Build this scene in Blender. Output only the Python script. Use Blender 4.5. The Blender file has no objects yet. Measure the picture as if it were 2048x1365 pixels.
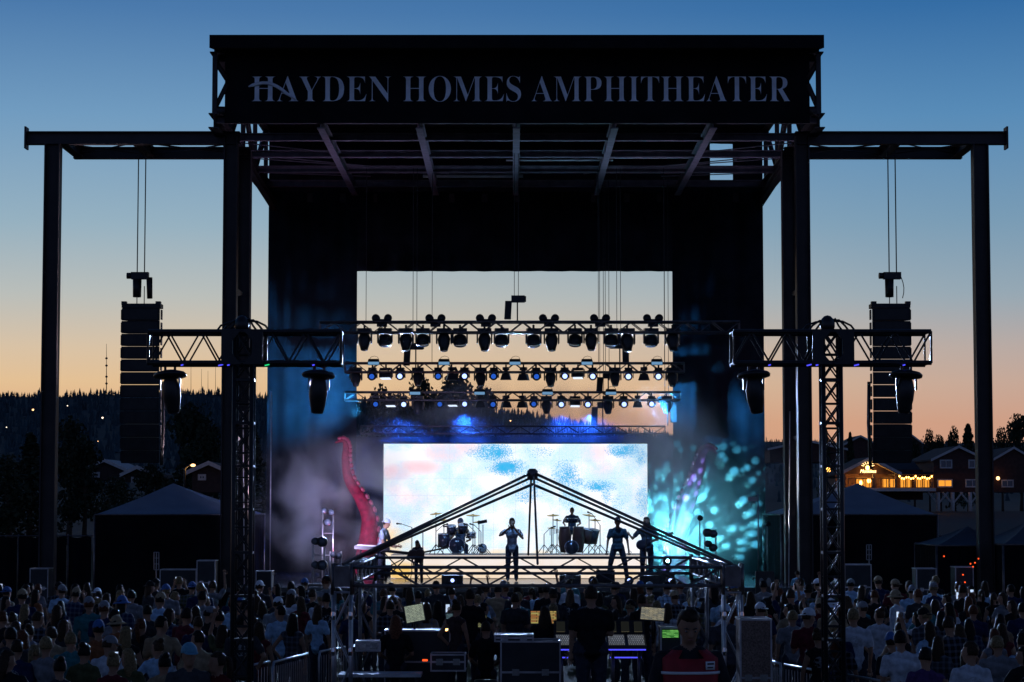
import bpy, bmesh, math, random
import numpy as np
from mathutils import Vector, Matrix, noise
random.seed(11)
R = math.radians
V = Vector
sc = bpy.context.scene
col = sc.collection

# ------------------------------------------------------------------ camera, sky, light, exposure
FPX, CX, CY, HOR, ZC = 4500.0, 1024.0, 682.5, 1005.0, 3.6
PITCH = math.atan((HOR - CY) / FPX)
cam = bpy.data.cameras.new('camera')
cam.sensor_width = 36.0
cam.lens = 36.0 * FPX / 2048.0
cam.clip_start, cam.clip_end = 0.5, 9000.0
cam_o = bpy.data.objects.new('camera', cam)
col.objects.link(cam_o)
cam_o.location = (0, 0, ZC)
cam_o.rotation_euler = (R(90) + PITCH, 0, 0)
sc.camera = cam_o

SUN_AZ, SUN_EL = R(-14), R(1.0)           # afterglow direction: just left of the stage, at the horizon
world = bpy.data.worlds.new('World'); sc.world = world; world.use_nodes = True
wt = world.node_tree; wn = wt.nodes; wl = wt.links
bg = wn['Background']
def wnode(t, **k):
    n = wn.new(t)
    for a, b in k.items(): setattr(n, a, b)
    return n
def wmath(op, a, b=None):
    n = wnode('ShaderNodeMath', operation=op)
    for i, v in enumerate((a, b)):
        if v is None: continue
        if isinstance(v, (int, float)): n.inputs[i].default_value = v
        else: wl.new(v, n.inputs[i])
    return n.outputs[0]
tc = wnode('ShaderNodeTexCoord')
nrm = wnode('ShaderNodeVectorMath', operation='NORMALIZE'); wl.new(tc.outputs['Generated'], nrm.inputs[0])
sep = wnode('ShaderNodeSeparateXYZ'); wl.new(nrm.outputs[0], sep.inputs[0])
el = wmath('MULTIPLY', wmath('ARCSINE', sep.outputs[2]), 180 / math.pi)
fac = wmath('POWER', wmath('DIVIDE', wmath('MAXIMUM', el, 0.0), 90.0), 0.5)
def s2l(c):
    return tuple(((x / 255.0) / 12.92 if x / 255.0 <= .04045 else ((x / 255.0 + .055) / 1.055) ** 2.4) for x in c)
def ramp(stops):
    n = wnode('ShaderNodeValToRGB'); cr = n.color_ramp; cr.interpolation = 'LINEAR'
    while len(cr.elements) < len(stops): cr.elements.new(0.5)
    for e, (deg, c) in zip(cr.elements, stops):
        e.position = math.sqrt(max(deg, 0) / 90.0); e.color = s2l(c) + (1,)
    wl.new(fac, n.inputs[0]); return n.outputs[0]
glow = ramp([(0, (222, 150, 104)), (2.0, (222, 170, 130)), (3.0, (228, 192, 148)), (3.9, (216, 194, 166)), (5.2, (186, 190, 186)),
             (7.0, (150, 177, 193)), (9.7, (114, 156, 192)), (12.5, (76, 122, 172)), (20, (44, 84, 140)), (45, (22, 44, 84)), (90, (14, 26, 52))])
cool = ramp([(0, (212, 142, 112)), (2.0, (206, 158, 134)), (3.0, (198, 168, 152)), (3.9, (184, 170, 164)), (5.2, (150, 168, 180)),
             (7.0, (122, 156, 181)), (9.7, (88, 139, 183)), (12.5, (52, 108, 164)), (20, (34, 74, 130)), (45, (20, 40, 78)), (90, (14, 26, 52))])
anti = ramp([(0, (80, 91, 130)), (4, (90, 101, 141)), (9, (88, 107, 150)), (20, (60, 84, 128)), (45, (24, 42, 76)), (90, (14, 26, 52))])
sund = V((math.sin(SUN_AZ), math.cos(SUN_AZ), 0))
dot = wnode('ShaderNodeVectorMath', operation='DOT_PRODUCT'); wl.new(nrm.outputs[0], dot.inputs[0]); dot.inputs[1].default_value = sund
def wmap(v, a, b, smooth=True):
    n = wnode('ShaderNodeMapRange'); n.interpolation_type = 'SMOOTHSTEP' if smooth else 'LINEAR'
    n.inputs[1].default_value, n.inputs[2].default_value = a, b
    wl.new(v, n.inputs[0]); return n.outputs[0]
def wmix(f, a, b):
    n = wnode('ShaderNodeMix', data_type='RGBA'); wl.new(f, n.inputs[0]); wl.new(a, n.inputs[6]); wl.new(b, n.inputs[7]); return n.outputs[2]
front = wmix(wmap(dot.outputs['Value'], .885, .9995), cool, glow)
skyc = wmix(wmap(dot.outputs['Value'], -.35, .8), anti, front)
wl.new(skyc, bg.inputs[0]); bg.inputs[1].default_value = 1.0

sun = bpy.data.lights.new('afterglow_sun', 'SUN'); sun.energy = 0.03; sun.angle = R(20); sun.color = (1, .72, .45)
sun_o = bpy.data.objects.new('afterglow_sun', sun); col.objects.link(sun_o)
sun_o.rotation_euler = V((-sund.x, -sund.y, -math.tan(SUN_EL + R(2)))).to_track_quat('-Z', 'Y').to_euler()

sc.view_settings.view_transform = 'Standard'; sc.view_settings.look = 'None'
sc.view_settings.exposure = 0.0; sc.view_settings.gamma = 1.0; sc.view_settings.use_curve_mapping = False
sc.render.engine = 'CYCLES'
cy = sc.cycles
cy.use_denoising = True; cy.denoiser = 'OPENIMAGEDENOISE'
cy.max_bounces = 6; cy.diffuse_bounces = 3; cy.glossy_bounces = 3; cy.transparent_max_bounces = 8; cy.volume_bounces = 1
cy.volume_step_rate = 2.0; cy.volume_max_steps = 64
cy.sample_clamp_indirect = 4.0; cy.caustics_reflective = False; cy.caustics_refractive = False

def W(px, py, d):
    """point at depth d metres seen at photo pixel (px, py)"""
    u, v = (px - CX) / FPX, -(py - CY) / FPX
    t = d / (math.cos(PITCH) - v * math.sin(PITCH))
    return V((t * u, d, ZC + t * (math.sin(PITCH) + v * math.cos(PITCH))))
def WX(px, d, py=HOR): return W(px, py, d).x
def WZ(py, d): return W(CX, py, d).z

# ------------------------------------------------------------------ materials
MATS = {}
def nmat(name):
    m = bpy.data.materials.new(name); m.use_nodes = True; MATS[name] = m
    return m, m.node_tree, m.node_tree.nodes['Principled BSDF']
def add_noise(nt, scale, detail=4, coord='Object'):
    t = nt.nodes.new('ShaderNodeTexCoord'); n = nt.nodes.new('ShaderNodeTexNoise')
    n.inputs['Scale'].default_value = scale; n.inputs['Detail'].default_value = detail
    nt.links.new(t.outputs[coord], n.inputs['Vector']); return n
def mat(name, c, rough=.6, metal=0.0, var=.25, scale=6.0, bump=0.0, spec=.4):
    m, nt, b = nmat(name)
    b.inputs['Roughness'].default_value = rough; b.inputs['Metallic'].default_value = metal
    b.inputs['Specular IOR Level'].default_value = spec
    n = add_noise(nt, scale)
    mr = nt.nodes.new('ShaderNodeMapRange'); mr.inputs[1].default_value = .3; mr.inputs[2].default_value = .7
    mr.inputs[3].default_value = 1 - var; mr.inputs[4].default_value = 1 + var
    nt.links.new(n.outputs[0], mr.inputs[0])
    mx = nt.nodes.new('ShaderNodeVectorMath'); mx.operation = 'SCALE'; mx.inputs[0].default_value = c
    nt.links.new(mr.outputs[0], mx.inputs['Scale']); nt.links.new(mx.outputs[0], b.inputs['Base Color'])
    if bump:
        bp = nt.nodes.new('ShaderNodeBump'); bp.inputs['Strength'].default_value = bump; bp.inputs['Distance'].default_value = .02
        nt.links.new(n.outputs[0], bp.inputs['Height']); nt.links.new(bp.outputs[0], b.inputs['Normal'])
    return m
def emit(name, c, s):
    m = bpy.data.materials.new(name); m.use_nodes = True; MATS[name] = m
    nt = m.node_tree; nt.nodes.clear()
    o = nt.nodes.new('ShaderNodeOutputMaterial'); e = nt.nodes.new('ShaderNodeEmission')
    e.inputs[0].default_value = tuple(c) + (1,); e.inputs[1].default_value = s
    nt.links.new(e.outputs[0], o.inputs[0]); return m
def objcol(name, rough=.85, var=.3, scale=14, stripes=False):
    m, nt, b = nmat(name); b.inputs['Roughness'].default_value = rough; b.inputs['Specular IOR Level'].default_value = .1
    oi = nt.nodes.new('ShaderNodeObjectInfo'); n = add_noise(nt, scale)
    mr = nt.nodes.new('ShaderNodeMapRange'); mr.inputs[1].default_value = .3; mr.inputs[2].default_value = .7
    mr.inputs[3].default_value = 1 - var; mr.inputs[4].default_value = 1 + var
    nt.links.new(n.outputs[0], mr.inputs[0])
    mx = nt.nodes.new('ShaderNodeVectorMath'); mx.operation = 'SCALE'
    nt.links.new(oi.outputs['Color'], mx.inputs[0]); nt.links.new(mr.outputs[0], mx.inputs['Scale'])
    nt.links.new(mx.outputs[0], b.inputs['Base Color'])
    bp = nt.nodes.new('ShaderNodeBump'); bp.inputs['Strength'].default_value = .5; bp.inputs['Distance'].default_value = .02
    nt.links.new(n.outputs[0], bp.inputs['Height']); nt.links.new(bp.outputs[0], b.inputs['Normal'])
    return m

steel = mat('painted_steel', (.035, .026, .026), .55, 0, .3, 2.0)
steel_shaded = mat('shaded_roof_steel', (.010, .010, .012), .8, 0, .3, 2.0, 0, .1)  # near-black copy of the steel; the ceiling's shade is put into the colour
steel2 = mat('purlin_steel', (.16, .13, .15), .5, 0, .3, 3.0)
blackm = mat('black_metal', (.018, .018, .02), .45, .2, .3, 5)
blackp = mat('black_plastic', (.015, .015, .017), .4, 0, .3, 8)
cabm = mat('speaker_black', (.012, .012, .013), .6, 0, .3, 10)
drape = mat('black_drape', (.016, .020, .026), .95, 0, .35, 1.2, .3, .05)
mesh_sign = mat('sign_mesh', (.012, .012, .014), .9, 0, .3, 1.0, 0, .05)
letter_m = mat('sign_letter_white', (.86, .89, .94), .7, 0, .12, 4)
alu = mat('aluminium', (.42, .40, .41), .38, .85, .25, 6)
aludark = mat('dark_aluminium', (.16, .14, .14), .42, .8, .3, 6)
deckm = mat('stage_deck_gloss', (.05, .055, .065), .22, 0, .3, 2)
deckside = mat('stage_skirt', (.012, .012, .014), .8, 0, .3, 3)
vinyl_w = mat('tent_vinyl_pale', (.23, .26, .31), .6, 0, .12, 1.5, .2)
vinyl_k = mat('tent_wall_black', (.009, .009, .011), .9, 0, .3, 1.0, .3, .08)
wire = mat('steel_cable', (.03, .03, .032), .5, .4, .2, 8)
case_m = mat('flight_case_panel', (.02, .022, .026), .5, 0, .3, 5)
plym = mat('speckled_cabinet', (.20, .13, .10), .8, 0, .55, 45)
skin = mat('skin', (.30, .165, .105), .75, 0, .15, 10, 0, .15)
skin_d = mat('skin_deep', (.17, .10, .07), .55, 0, .15, 10)
denim = mat('denim', (.03, .035, .05), .95, 0, .3, 18, .4, .1)
shoe = mat('shoe', (.03, .03, .03), .6, 0, .3, 10)
shirt = objcol('shirt_cloth')
def shirt_patterns(m):
    nt = m.node_tree; L = nt.links; b = nt.nodes['Principled BSDF']; src = b.inputs['Base Color'].links[0].from_socket
    def N(ty, **k):
        q = nt.nodes.new(ty)
        for a_, b_ in k.items(): setattr(q, a_, b_)
        return q
    def M(op, a_, b_=None):
        q = N('ShaderNodeMath', operation=op)
        for i, v in enumerate((a_, b_)):
            if v is None: continue
            if isinstance(v, (int, float)): q.inputs[i].default_value = v
            else: L.new(v, q.inputs[i])
        return q.outputs[0]
    oi = N('ShaderNodeObjectInfo'); t = N('ShaderNodeTexCoord'); sp = N('ShaderNodeSeparateXYZ'); L.new(t.outputs['Object'], sp.inputs[0])
    pl = M('ADD', M('GREATER_THAN', M('SINE', M('MULTIPLY', sp.outputs[0], 70)), .35), M('GREATER_THAN', M('SINE', M('MULTIPLY', sp.outputs[2], 70)), .35))
    free = M('LESS_THAN', oi.outputs['Object Index'], .5); isp = M('MULTIPLY', free, M('GREATER_THAN', oi.outputs['Random'], .86))
    mx = N('ShaderNodeMix', data_type='RGBA'); L.new(M('MULTIPLY', M('MULTIPLY', pl, .45), isp), mx.inputs[0]); L.new(src, mx.inputs[6]); mx.inputs[7].default_value = (.11, .12, .15, 1)
    n = N('ShaderNodeTexNoise'); n.inputs['Scale'].default_value = 26; L.new(t.outputs['Object'], n.inputs['Vector'])
    dx = M('DIVIDE', sp.outputs[0], .1); dz = M('DIVIDE', M('SUBTRACT', sp.outputs[2], 1.27), .085)
    inside = M('LESS_THAN', M('ADD', M('MULTIPLY', dx, dx), M('MULTIPLY', dz, dz)), 1.0)
    f = M('MULTIPLY', M('MULTIPLY', inside, M('GREATER_THAN', n.outputs[0], .5)), M('MULTIPLY', M('LESS_THAN', sp.outputs[1], -.03), M('MULTIPLY', free, M('LESS_THAN', oi.outputs['Random'], .16))))
    m2 = N('ShaderNodeMix', data_type='RGBA'); L.new(M('MULTIPLY', f, .7), m2.inputs[0]); L.new(mx.outputs[2], m2.inputs[6]); m2.inputs[7].default_value = (.3, .3, .3, 1)
    L.new(m2.outputs[2], b.inputs['Base Color'])
shirt_patterns(shirt)
hairm = objcol('hair', .5, .5, 40)
capm = objcol('cap_cloth', .8, .15, 20)
canopy_k = mat('dark_canopy', (.05, .055, .07), .7, 0, .15, 1.5, .2)
wood_dark = mat('dark_siding', (.04, .025, .022), .8, 0, .3, 3)
wood_red = mat('red_siding', (.07, .032, .026), .8, 0, .3, 3)
trim_w = mat('white_trim', (.55, .52, .5), .6, 0, .15, 4)
roof_m = mat('shingle_roof', (.04, .035, .038), .9, 0, .35, 2)
glass_d = mat('dark_window', (.05, .06, .08), .1, 0, .1, 2, 0, .8)
bark = mat('bark', (.05, .035, .025), .9, 0, .4, 4, .4)
leafm = mat('leaf_dark', (.02, .032, .014), .8, 0, .5, .8)
needle = mat('hazed_conifer_needles', (.022, .052, .066), .85, 0, .45, .05)  # blue tint stands in for distance haze over the far trees
hill_m = mat('forested_slope', (.009, .019, .022), .95, 0, .5, .02)  # blue-green tint likewise stands in for haze on the far slope
inflat2 = mat('purple_inflatable', (.16, .015, .07), .5, 0, .15, 3)
inflat = mat('red_inflatable', (.15, .008, .024), .75, 0, .45, 7, .6, .12)
sucker_m = mat('pink_sucker', (.24, .03, .06), .5, 0, .1, 3)
drum_m = mat('drum_shell', (.02, .02, .03), .25, 0, .3, 5)
conga_m = mat('conga_wood', (.06, .022, .016), .5, 0, .3, 5)
skinhead = mat('drum_head', (.5, .5, .5), .5, 0, .1, 5)
chrome = mat('chrome', (.6, .6, .62), .2, 1.0, .1, 5)
brass = mat('cymbal_brass', (.5, .35, .12), .3, 1.0, .2, 8)
vest_r = mat('red_vest', (.30, .015, .02), .7, 0, .2, 10)
white_p = mat('white_print', (.75, .75, .75), .6, 0, .1, 10)
ply = mat('plain_wood', (.12, .08, .06), .7, 0, .3, 4)

# ground: trampled grass
m, nt, b = nmat('lawn'); b.inputs['Roughness'].default_value = .95; b.inputs['Specular IOR Level'].default_value = .1
n = add_noise(nt, 3.0, 6); cr = nt.nodes.new('ShaderNodeValToRGB')
cr.color_ramp.elements[0].color = (.018, .022, .01, 1); cr.color_ramp.elements[1].color = (.05, .055, .025, 1)
nt.links.new(n.outputs[0], cr.inputs[0]); nt.links.new(cr.outputs[0], b.inputs['Base Color'])
lawn = m

# video wall picture: overexposed white with cyan, pink and orange print
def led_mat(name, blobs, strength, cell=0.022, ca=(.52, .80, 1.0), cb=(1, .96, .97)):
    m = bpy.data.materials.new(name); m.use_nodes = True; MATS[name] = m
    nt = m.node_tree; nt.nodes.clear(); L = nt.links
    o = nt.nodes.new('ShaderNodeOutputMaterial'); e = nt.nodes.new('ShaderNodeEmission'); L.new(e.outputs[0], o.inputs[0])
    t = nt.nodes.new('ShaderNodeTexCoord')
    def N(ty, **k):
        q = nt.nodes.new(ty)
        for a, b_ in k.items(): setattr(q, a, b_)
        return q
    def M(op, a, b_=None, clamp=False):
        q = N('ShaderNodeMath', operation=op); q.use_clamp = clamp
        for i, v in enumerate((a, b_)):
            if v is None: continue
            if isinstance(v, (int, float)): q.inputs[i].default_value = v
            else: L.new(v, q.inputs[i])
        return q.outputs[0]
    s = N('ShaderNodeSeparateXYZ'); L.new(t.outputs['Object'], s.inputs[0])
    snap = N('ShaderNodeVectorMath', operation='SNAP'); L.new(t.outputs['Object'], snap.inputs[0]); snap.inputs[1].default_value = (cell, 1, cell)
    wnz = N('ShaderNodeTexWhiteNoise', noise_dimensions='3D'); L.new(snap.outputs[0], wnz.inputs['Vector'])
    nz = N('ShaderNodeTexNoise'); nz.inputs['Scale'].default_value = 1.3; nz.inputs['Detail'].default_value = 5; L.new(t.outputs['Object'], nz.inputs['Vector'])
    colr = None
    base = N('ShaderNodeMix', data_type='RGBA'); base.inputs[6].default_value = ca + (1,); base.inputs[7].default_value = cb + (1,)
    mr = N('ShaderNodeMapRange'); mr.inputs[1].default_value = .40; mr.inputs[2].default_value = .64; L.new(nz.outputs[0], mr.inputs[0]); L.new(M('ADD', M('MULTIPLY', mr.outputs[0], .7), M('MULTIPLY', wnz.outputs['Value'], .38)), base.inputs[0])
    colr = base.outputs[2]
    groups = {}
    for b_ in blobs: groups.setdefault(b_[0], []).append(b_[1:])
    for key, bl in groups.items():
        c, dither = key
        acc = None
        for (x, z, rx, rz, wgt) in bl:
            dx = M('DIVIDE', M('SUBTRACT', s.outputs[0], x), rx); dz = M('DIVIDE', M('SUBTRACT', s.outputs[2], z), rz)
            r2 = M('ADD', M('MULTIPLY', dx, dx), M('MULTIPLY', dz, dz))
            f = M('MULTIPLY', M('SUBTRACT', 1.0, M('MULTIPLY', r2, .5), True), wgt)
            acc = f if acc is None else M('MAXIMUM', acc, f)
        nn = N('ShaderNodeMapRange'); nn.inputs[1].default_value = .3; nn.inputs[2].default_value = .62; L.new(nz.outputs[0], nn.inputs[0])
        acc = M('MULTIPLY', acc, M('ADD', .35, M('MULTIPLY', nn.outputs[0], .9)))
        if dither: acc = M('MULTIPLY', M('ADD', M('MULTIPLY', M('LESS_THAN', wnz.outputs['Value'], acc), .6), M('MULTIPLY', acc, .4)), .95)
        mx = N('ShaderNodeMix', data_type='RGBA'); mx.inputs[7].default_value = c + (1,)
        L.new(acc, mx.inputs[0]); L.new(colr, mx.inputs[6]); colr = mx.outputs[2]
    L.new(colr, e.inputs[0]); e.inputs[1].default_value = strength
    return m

lens_w = emit('lit_lens_white', (.34, .46, 1.0), 2.4)
lens_b = emit('lit_lens_blue', (.03, .15, .8), .7)
strobe_l = emit('lit_strobe_face', (.2, .42, .7), .7)
phone_l = emit('phone_screen', (.6, .75, 1.0), .9)
led_glint_green = emit('green_indicator_glint', (.02, .8, .25), .8)
led_glint_blue = emit('blue_strip_glint', (.08, .08, 1.0), 1.2)
warm_bulb = emit('warm_bulb', (1.0, .42, .08), 12)
warm_int = emit('lit_window_warm', (1.0, .36, .04), 1.1)
sodium = emit('sodium_lamp', (1.0, .5, .2), 4)
cool_dot = emit('white_house_light', (1.0, .8, .6), 2.5)
red_led = emit('red_string_light', (1.0, .10, .02), 1.4)
ledcyan = emit('cyan_lens', (.25, .85, 1.0), 40)

# ------------------------------------------------------------------ mesh helpers
ORG = {}
def org(o): return ORG.get(o.name, V((0, 0, 0)))
class MB:
    def __init__(s): s.v = []; s.f = []; s.m = []; s.smooth = []
    def add(s, vs, fs, mi=0, smooth=False):
        n = len(s.v); s.v += [tuple(p) for p in vs]
        for f in fs: s.f.append(tuple(i + n for i in f)); s.m.append(mi); s.smooth.append(smooth)
        return s
    def box(s, c, size, M=None, mi=0):
        hx, hy, hz = size[0] / 2, size[1] / 2, size[2] / 2
        p = [V((x, y, z)) for x in (-hx, hx) for y in (-hy, hy) for z in (-hz, hz)]
        if M is not None: p = [M @ q for q in p]
        c = V(c); p = [q + c for q in p]
        return s.add(p, [(0, 1, 3, 2), (4, 6, 7, 5), (0, 4, 5, 1), (2, 3, 7, 6), (0, 2, 6, 4), (1, 5, 7, 3)], mi)
    def tube(s, a, b, r0, r1=None, n=6, caps=True, mi=0):
        a, b = V(a), V(b); r1 = r0 if r1 is None else r1
        ax = (b - a)
        if ax.length < 1e-6: return s
        ax.normalize(); u = ax.orthogonal().normalized(); w = ax.cross(u)
        vs = []
        for p, r in ((a, r0), (b, r1)):
            for i in range(n):
                t = 2 * math.pi * i / n; vs.append(p + (u * math.cos(t) + w * math.sin(t)) * r)
        fs = [(i, (i + 1) % n, n + (i + 1) % n, n + i) for i in range(n)]
        s.add(vs, fs, mi, n > 5)
        if caps:
            k = len(s.v) - 2 * n
            s.f.append(tuple(k + i for i in reversed(range(n)))); s.m.append(mi); s.smooth.append(False)
            s.f.append(tuple(k + n + i for i in range(n))); s.m.append(mi); s.smooth.append(False)
        return s
    def path(s, pts, rad, n=6, mi=0):
        pts = [V(p) for p in pts]
        rs = rad if isinstance(rad, (list, tuple)) else [rad] * len(pts)
        vs = []; u = None
        for i, p in enumerate(pts):
            t = (pts[min(i + 1, len(pts) - 1)] - pts[max(i - 1, 0)]).normalized()
            if u is None: u = t.orthogonal().normalized()
            u = (u - t * u.dot(t)).normalized(); w = t.cross(u)
            for k in range(n):
                a = 2 * math.pi * k / n; vs.append(p + (u * math.cos(a) + w * math.sin(a)) * rs[i])
        fs = []
        for i in range(len(pts) - 1):
            for k in range(n): fs.append((i * n + k, i * n + (k + 1) % n, (i + 1) * n + (k + 1) % n, (i + 1) * n + k))
        fs.append(tuple(reversed(range(n)))); fs.append(tuple((len(pts) - 1) * n + k for k in range(n)))
        return s.add(vs, fs, mi, True)
    def ell(s, c, r, M=None, nu=12, nv=8, mi=0):
        c = V(c); vs = [V((0, 0, -1))]
        for j in range(1, nv):
            ph = -math.pi / 2 + math.pi * j / nv
            for i in range(nu):
                t = 2 * math.pi * i / nu; vs.append(V((math.cos(ph) * math.cos(t), math.cos(ph) * math.sin(t), math.sin(ph))))
        vs.append(V((0, 0, 1)))
        fs = [(0, 1 + (i + 1) % nu, 1 + i) for i in range(nu)]
        for j in range(nv - 2):
            for i in range(nu):
                a = 1 + j * nu + i; b = 1 + j * nu + (i + 1) % nu; fs.append((a, b, b + nu, a + nu))
        k = 1 + (nv - 2) * nu
        fs += [(k + i, k + (i + 1) % nu, len(vs) - 1) for i in range(nu)]
        vs = [V((p.x * r[0], p.y * r[1], p.z * r[2])) for p in vs]
        if M is not None: vs = [M @ p for p in vs]
        return s.add([p + c for p in vs], fs, mi, True)
    def lathe(s, a, axis, prof, n=14, mi=0):
        """prof: (distance along axis, radius)"""
        a = V(a); ax = V(axis).normalized(); u = ax.orthogonal().normalized(); w = ax.cross(u); vs = []
        for (h, r) in prof:
            for k in range(n):
                t = 2 * math.pi * k / n; vs.append(a + ax * h + (u * math.cos(t) + w * math.sin(t)) * r)
        fs = []
        for i in range(len(prof) - 1):
            for k in range(n): fs.append((i * n + k, i * n + (k + 1) % n, (i + 1) * n + (k + 1) % n, (i + 1) * n + k))
        fs.append(tuple(reversed(range(n)))); fs.append(tuple((len(prof) - 1) * n + k for k in range(n)))
        return s.add(vs, fs, mi, n > 8)
    def prism(s, pts, dvec, mi=0):
        n = len(pts); d = V(dvec); vs = [V(p) for p in pts] + [V(p) + d for p in pts]
        return s.add(vs, [tuple(reversed(range(n))), tuple(range(n, 2 * n))] + [(i, (i + 1) % n, n + (i + 1) % n, n + i) for i in range(n)], mi)
    def ibeam(s, a, b, h, w, tf=.03, tw=.02, up=(0, 0, 1)):
        a, b = V(a), V(b); ax = (b - a).normalized(); up = V(up); up = (up - ax * up.dot(ax)).normalized(); sd = ax.cross(up)
        L = (b - a).length; M = Matrix((ax, sd, up)).transposed(); c = (a + b) / 2
        s.box(c + up * (h / 2 - tf / 2), (L, w, tf), M); s.box(c - up * (h / 2 - tf / 2), (L, w, tf), M)
        s.box(c, (L, tw, h - 2 * tf - .002), M); return s
    def mesh(s, name, mats, off=V((0, 0, 0))):
        me = bpy.data.meshes.new(name)
        me.from_pydata([(p[0] - off[0], p[1] - off[1], p[2] - off[2]) for p in s.v], [], s.f)
        for q in (mats if isinstance(mats, (list, tuple)) else [mats]): me.materials.append(q)
        me.polygons.foreach_set('material_index', s.m); me.polygons.foreach_set('use_smooth', s.smooth)
        me.validate(); me.update(); return me
    def build(s, name, mats, parent=None):
        off = org(parent) if parent else V((0, 0, 0))
        o = bpy.data.objects.new(name, s.mesh(name, mats, off)); col.objects.link(o)
        if parent: o.parent = parent; ORG[o.name] = V(off)
        return o
def tag(o, label, cat=None, group=None, kind=None):
    if label: o['label'] = label
    if cat: o['category'] = cat
    if group: o['group'] = group
    if kind: o['kind'] = kind
    return o
def thing(name, label, cat, loc=(0, 0, 0), group=None, rotz=0.0):
    o = bpy.data.objects.new(name, None); col.objects.link(o); o.empty_display_size = .2
    o.location = loc; o.rotation_euler = (0, 0, rotz); ORG[o.name] = V(loc)
    return tag(o, label, cat, group)
def local(o): ORG[o.name] = V((0, 0, 0)); return o          # parts given in the thing's own coordinates
def link_mesh(name, me, parent=None, loc=None, color=None):
    o = bpy.data.objects.new(name, me); col.objects.link(o)
    if parent: o.parent = parent; ORG[o.name] = org(parent)
    if loc is not None: o.location = loc
    if color: o.color = tuple(color) + (1,)
    return o
def copy_tree(o, parent=None):
    c = o.copy(); col.objects.link(c); c.parent = parent
    for ch in o.children: copy_tree(ch, c)
    return c
ORD = ['leftmost', 'second from left', 'third from left', 'fourth from left', 'fifth from left', 'sixth from left', 'seventh from left',
       'eighth from left', 'ninth from left', 'tenth from left', 'eleventh from left', 'twelfth from left', 'thirteenth from left', 'fourteenth from left',
       'fifteenth from left', 'sixteenth from left', 'seventeenth from left', 'eighteenth from left', 'nineteenth from left', 'twentieth from left']
def ordn(i, n):
    if n == 2: return ('left', 'right')[i] + ' of two'
    return 'rightmost' if i == n - 1 else ORD[i]
def box_truss(parent, a, b, w, h, bay, rc, rb, m, up=(0, 0, 1), single=True, ends=True, brace_name='brace', xbrace=False):
    """four chords plus lattice; each brace a part of its own if single"""
    a, b = V(a), V(b); ax = (b - a).normalized(); up = V(up); up = (up - ax * up.dot(ax)).normalized(); sd = ax.cross(up); L = (b - a).length
    cs = [sd * (i * w / 2) + up * (j * h / 2) for i in (-1, 1) for j in (-1, 1)]
    for c in cs: MB().tube(a + c, b + c, rc, n=8).build('chord', m, parent)
    n = max(1, round(L / bay)); st = L / n; lat = MB()
    def br(p, q):
        if single: MB().tube(p, q, rb, n=6, caps=False).build(brace_name, m, parent)
        else: lat.tube(p, q, rb, n=5, caps=False)
    for k, (c0, c1) in enumerate(((cs[0], cs[1]), (cs[2], cs[3]), (cs[0], cs[2]), (cs[1], cs[3]))):
        for i in range(n):
            p0, p1 = a + ax * (st * i), a + ax * (st * (i + 1))
            if xbrace: br(p0 + c0, p1 + c1); br(p0 + c1, p1 + c0)
            elif i % 2 == 0: br(p0 + c0, p1 + c1)
            else: br(p0 + c1, p1 + c0)
            if xbrace: br(p0 + c0, p0 + c1)
        if ends:
            br(b + c0, b + c1)
            if not xbrace: br(a + c0, a + c1)
    if not single: lat.build('lattice', m, parent)

# ------------------------------------------------------------------ setting: ground, hill, forest
def ground_z(d): return 0.0 if d >= 27 else (2.0 if d <= 7 else (27 - d) / 10.0)
g = MB(); ys = [-60, 0, 7, 12, 17, 22, 27, 45, 70, 120, 300, 900, 2500, 6000]; xs = [-4000, -900, -200, -60, -20, 0, 20, 60, 200, 900, 4000]
for y in ys:
    for x in xs: g.v.append((x, y, ground_z(y)))
nx = len(xs)
for j in range(len(ys) - 1):
    for i in range(nx - 1): g.f.append((j * nx + i, j * nx + i + 1, (j + 1) * nx + i + 1, (j + 1) * nx + i)); g.m.append(0); g.smooth.append(True)
tag(g.build('ground', lawn), 'dark trampled lawn under the crowd', kind='structure')

RID = [(-600, 788), (0, 786), (210, 780), (440, 784), (640, 793), (960, 815), (1050, 824), (1200, 853), (1300, 866), (1500, 874), (1700, 880), (2048, 876), (2700, 872)]
def ridge_z(u):     # u = x/d ; height of ridge at 1800 m
    px = CX + u * FPX
    if px <= RID[0][0]: py = RID[0][1]
    elif px >= RID[-1][0]: py = RID[-1][1]
    else:
        for (a, b), (c, d_) in zip(RID, RID[1:]):
            if a <= px <= c: py = b + (d_ - b) * (px - a) / (c - a); break
    return WZ(py + 9, 1800)
def hill_z(x, y):
    u = x / y; t = max(0.0, min(1.0, (y - 330) / 1470.0)); z = ridge_z(u) * t ** 1.5
    if y > 1800: z = ridge_z(u) * max(0.0, 1 - (y - 1800) / 900.0)
    z += 2.2 * noise.noise(V((x * .01, y * .01, 0))) * min(1, t * 5)
    rb = max(0, min(1, (u - .075) / .06)) * max(0, min(1, (y - 165) / 80.0)) * max(0, 1 - (y - 245) / 400.0 if y > 245 else 1)
    return z + 2.6 * rb * (1 if y < 700 else 0) + .02
hb = MB(); hu = [-.42 + .84 * i / 90 for i in range(91)]
hy = [165, 185, 205, 225, 245, 300, 360, 430, 520, 620, 740, 880, 1030, 1200, 1380, 1560, 1700, 1800, 1950, 2300, 2690]
for y in hy:
    for u in hu: hb.v.append((u * y, y, hill_z(u * y, y)))
for j in range(len(hy) - 1):
    for i in range(90): hb.f.append((j * 91 + i, j * 91 + i + 1, (j + 1) * 91 + i + 1, (j + 1) * 91 + i)); hb.m.append(0); hb.smooth.append(True)
tag(hb.build('hill', hill_m), 'long wooded ridge closing the view behind the stage', kind='structure')

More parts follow.
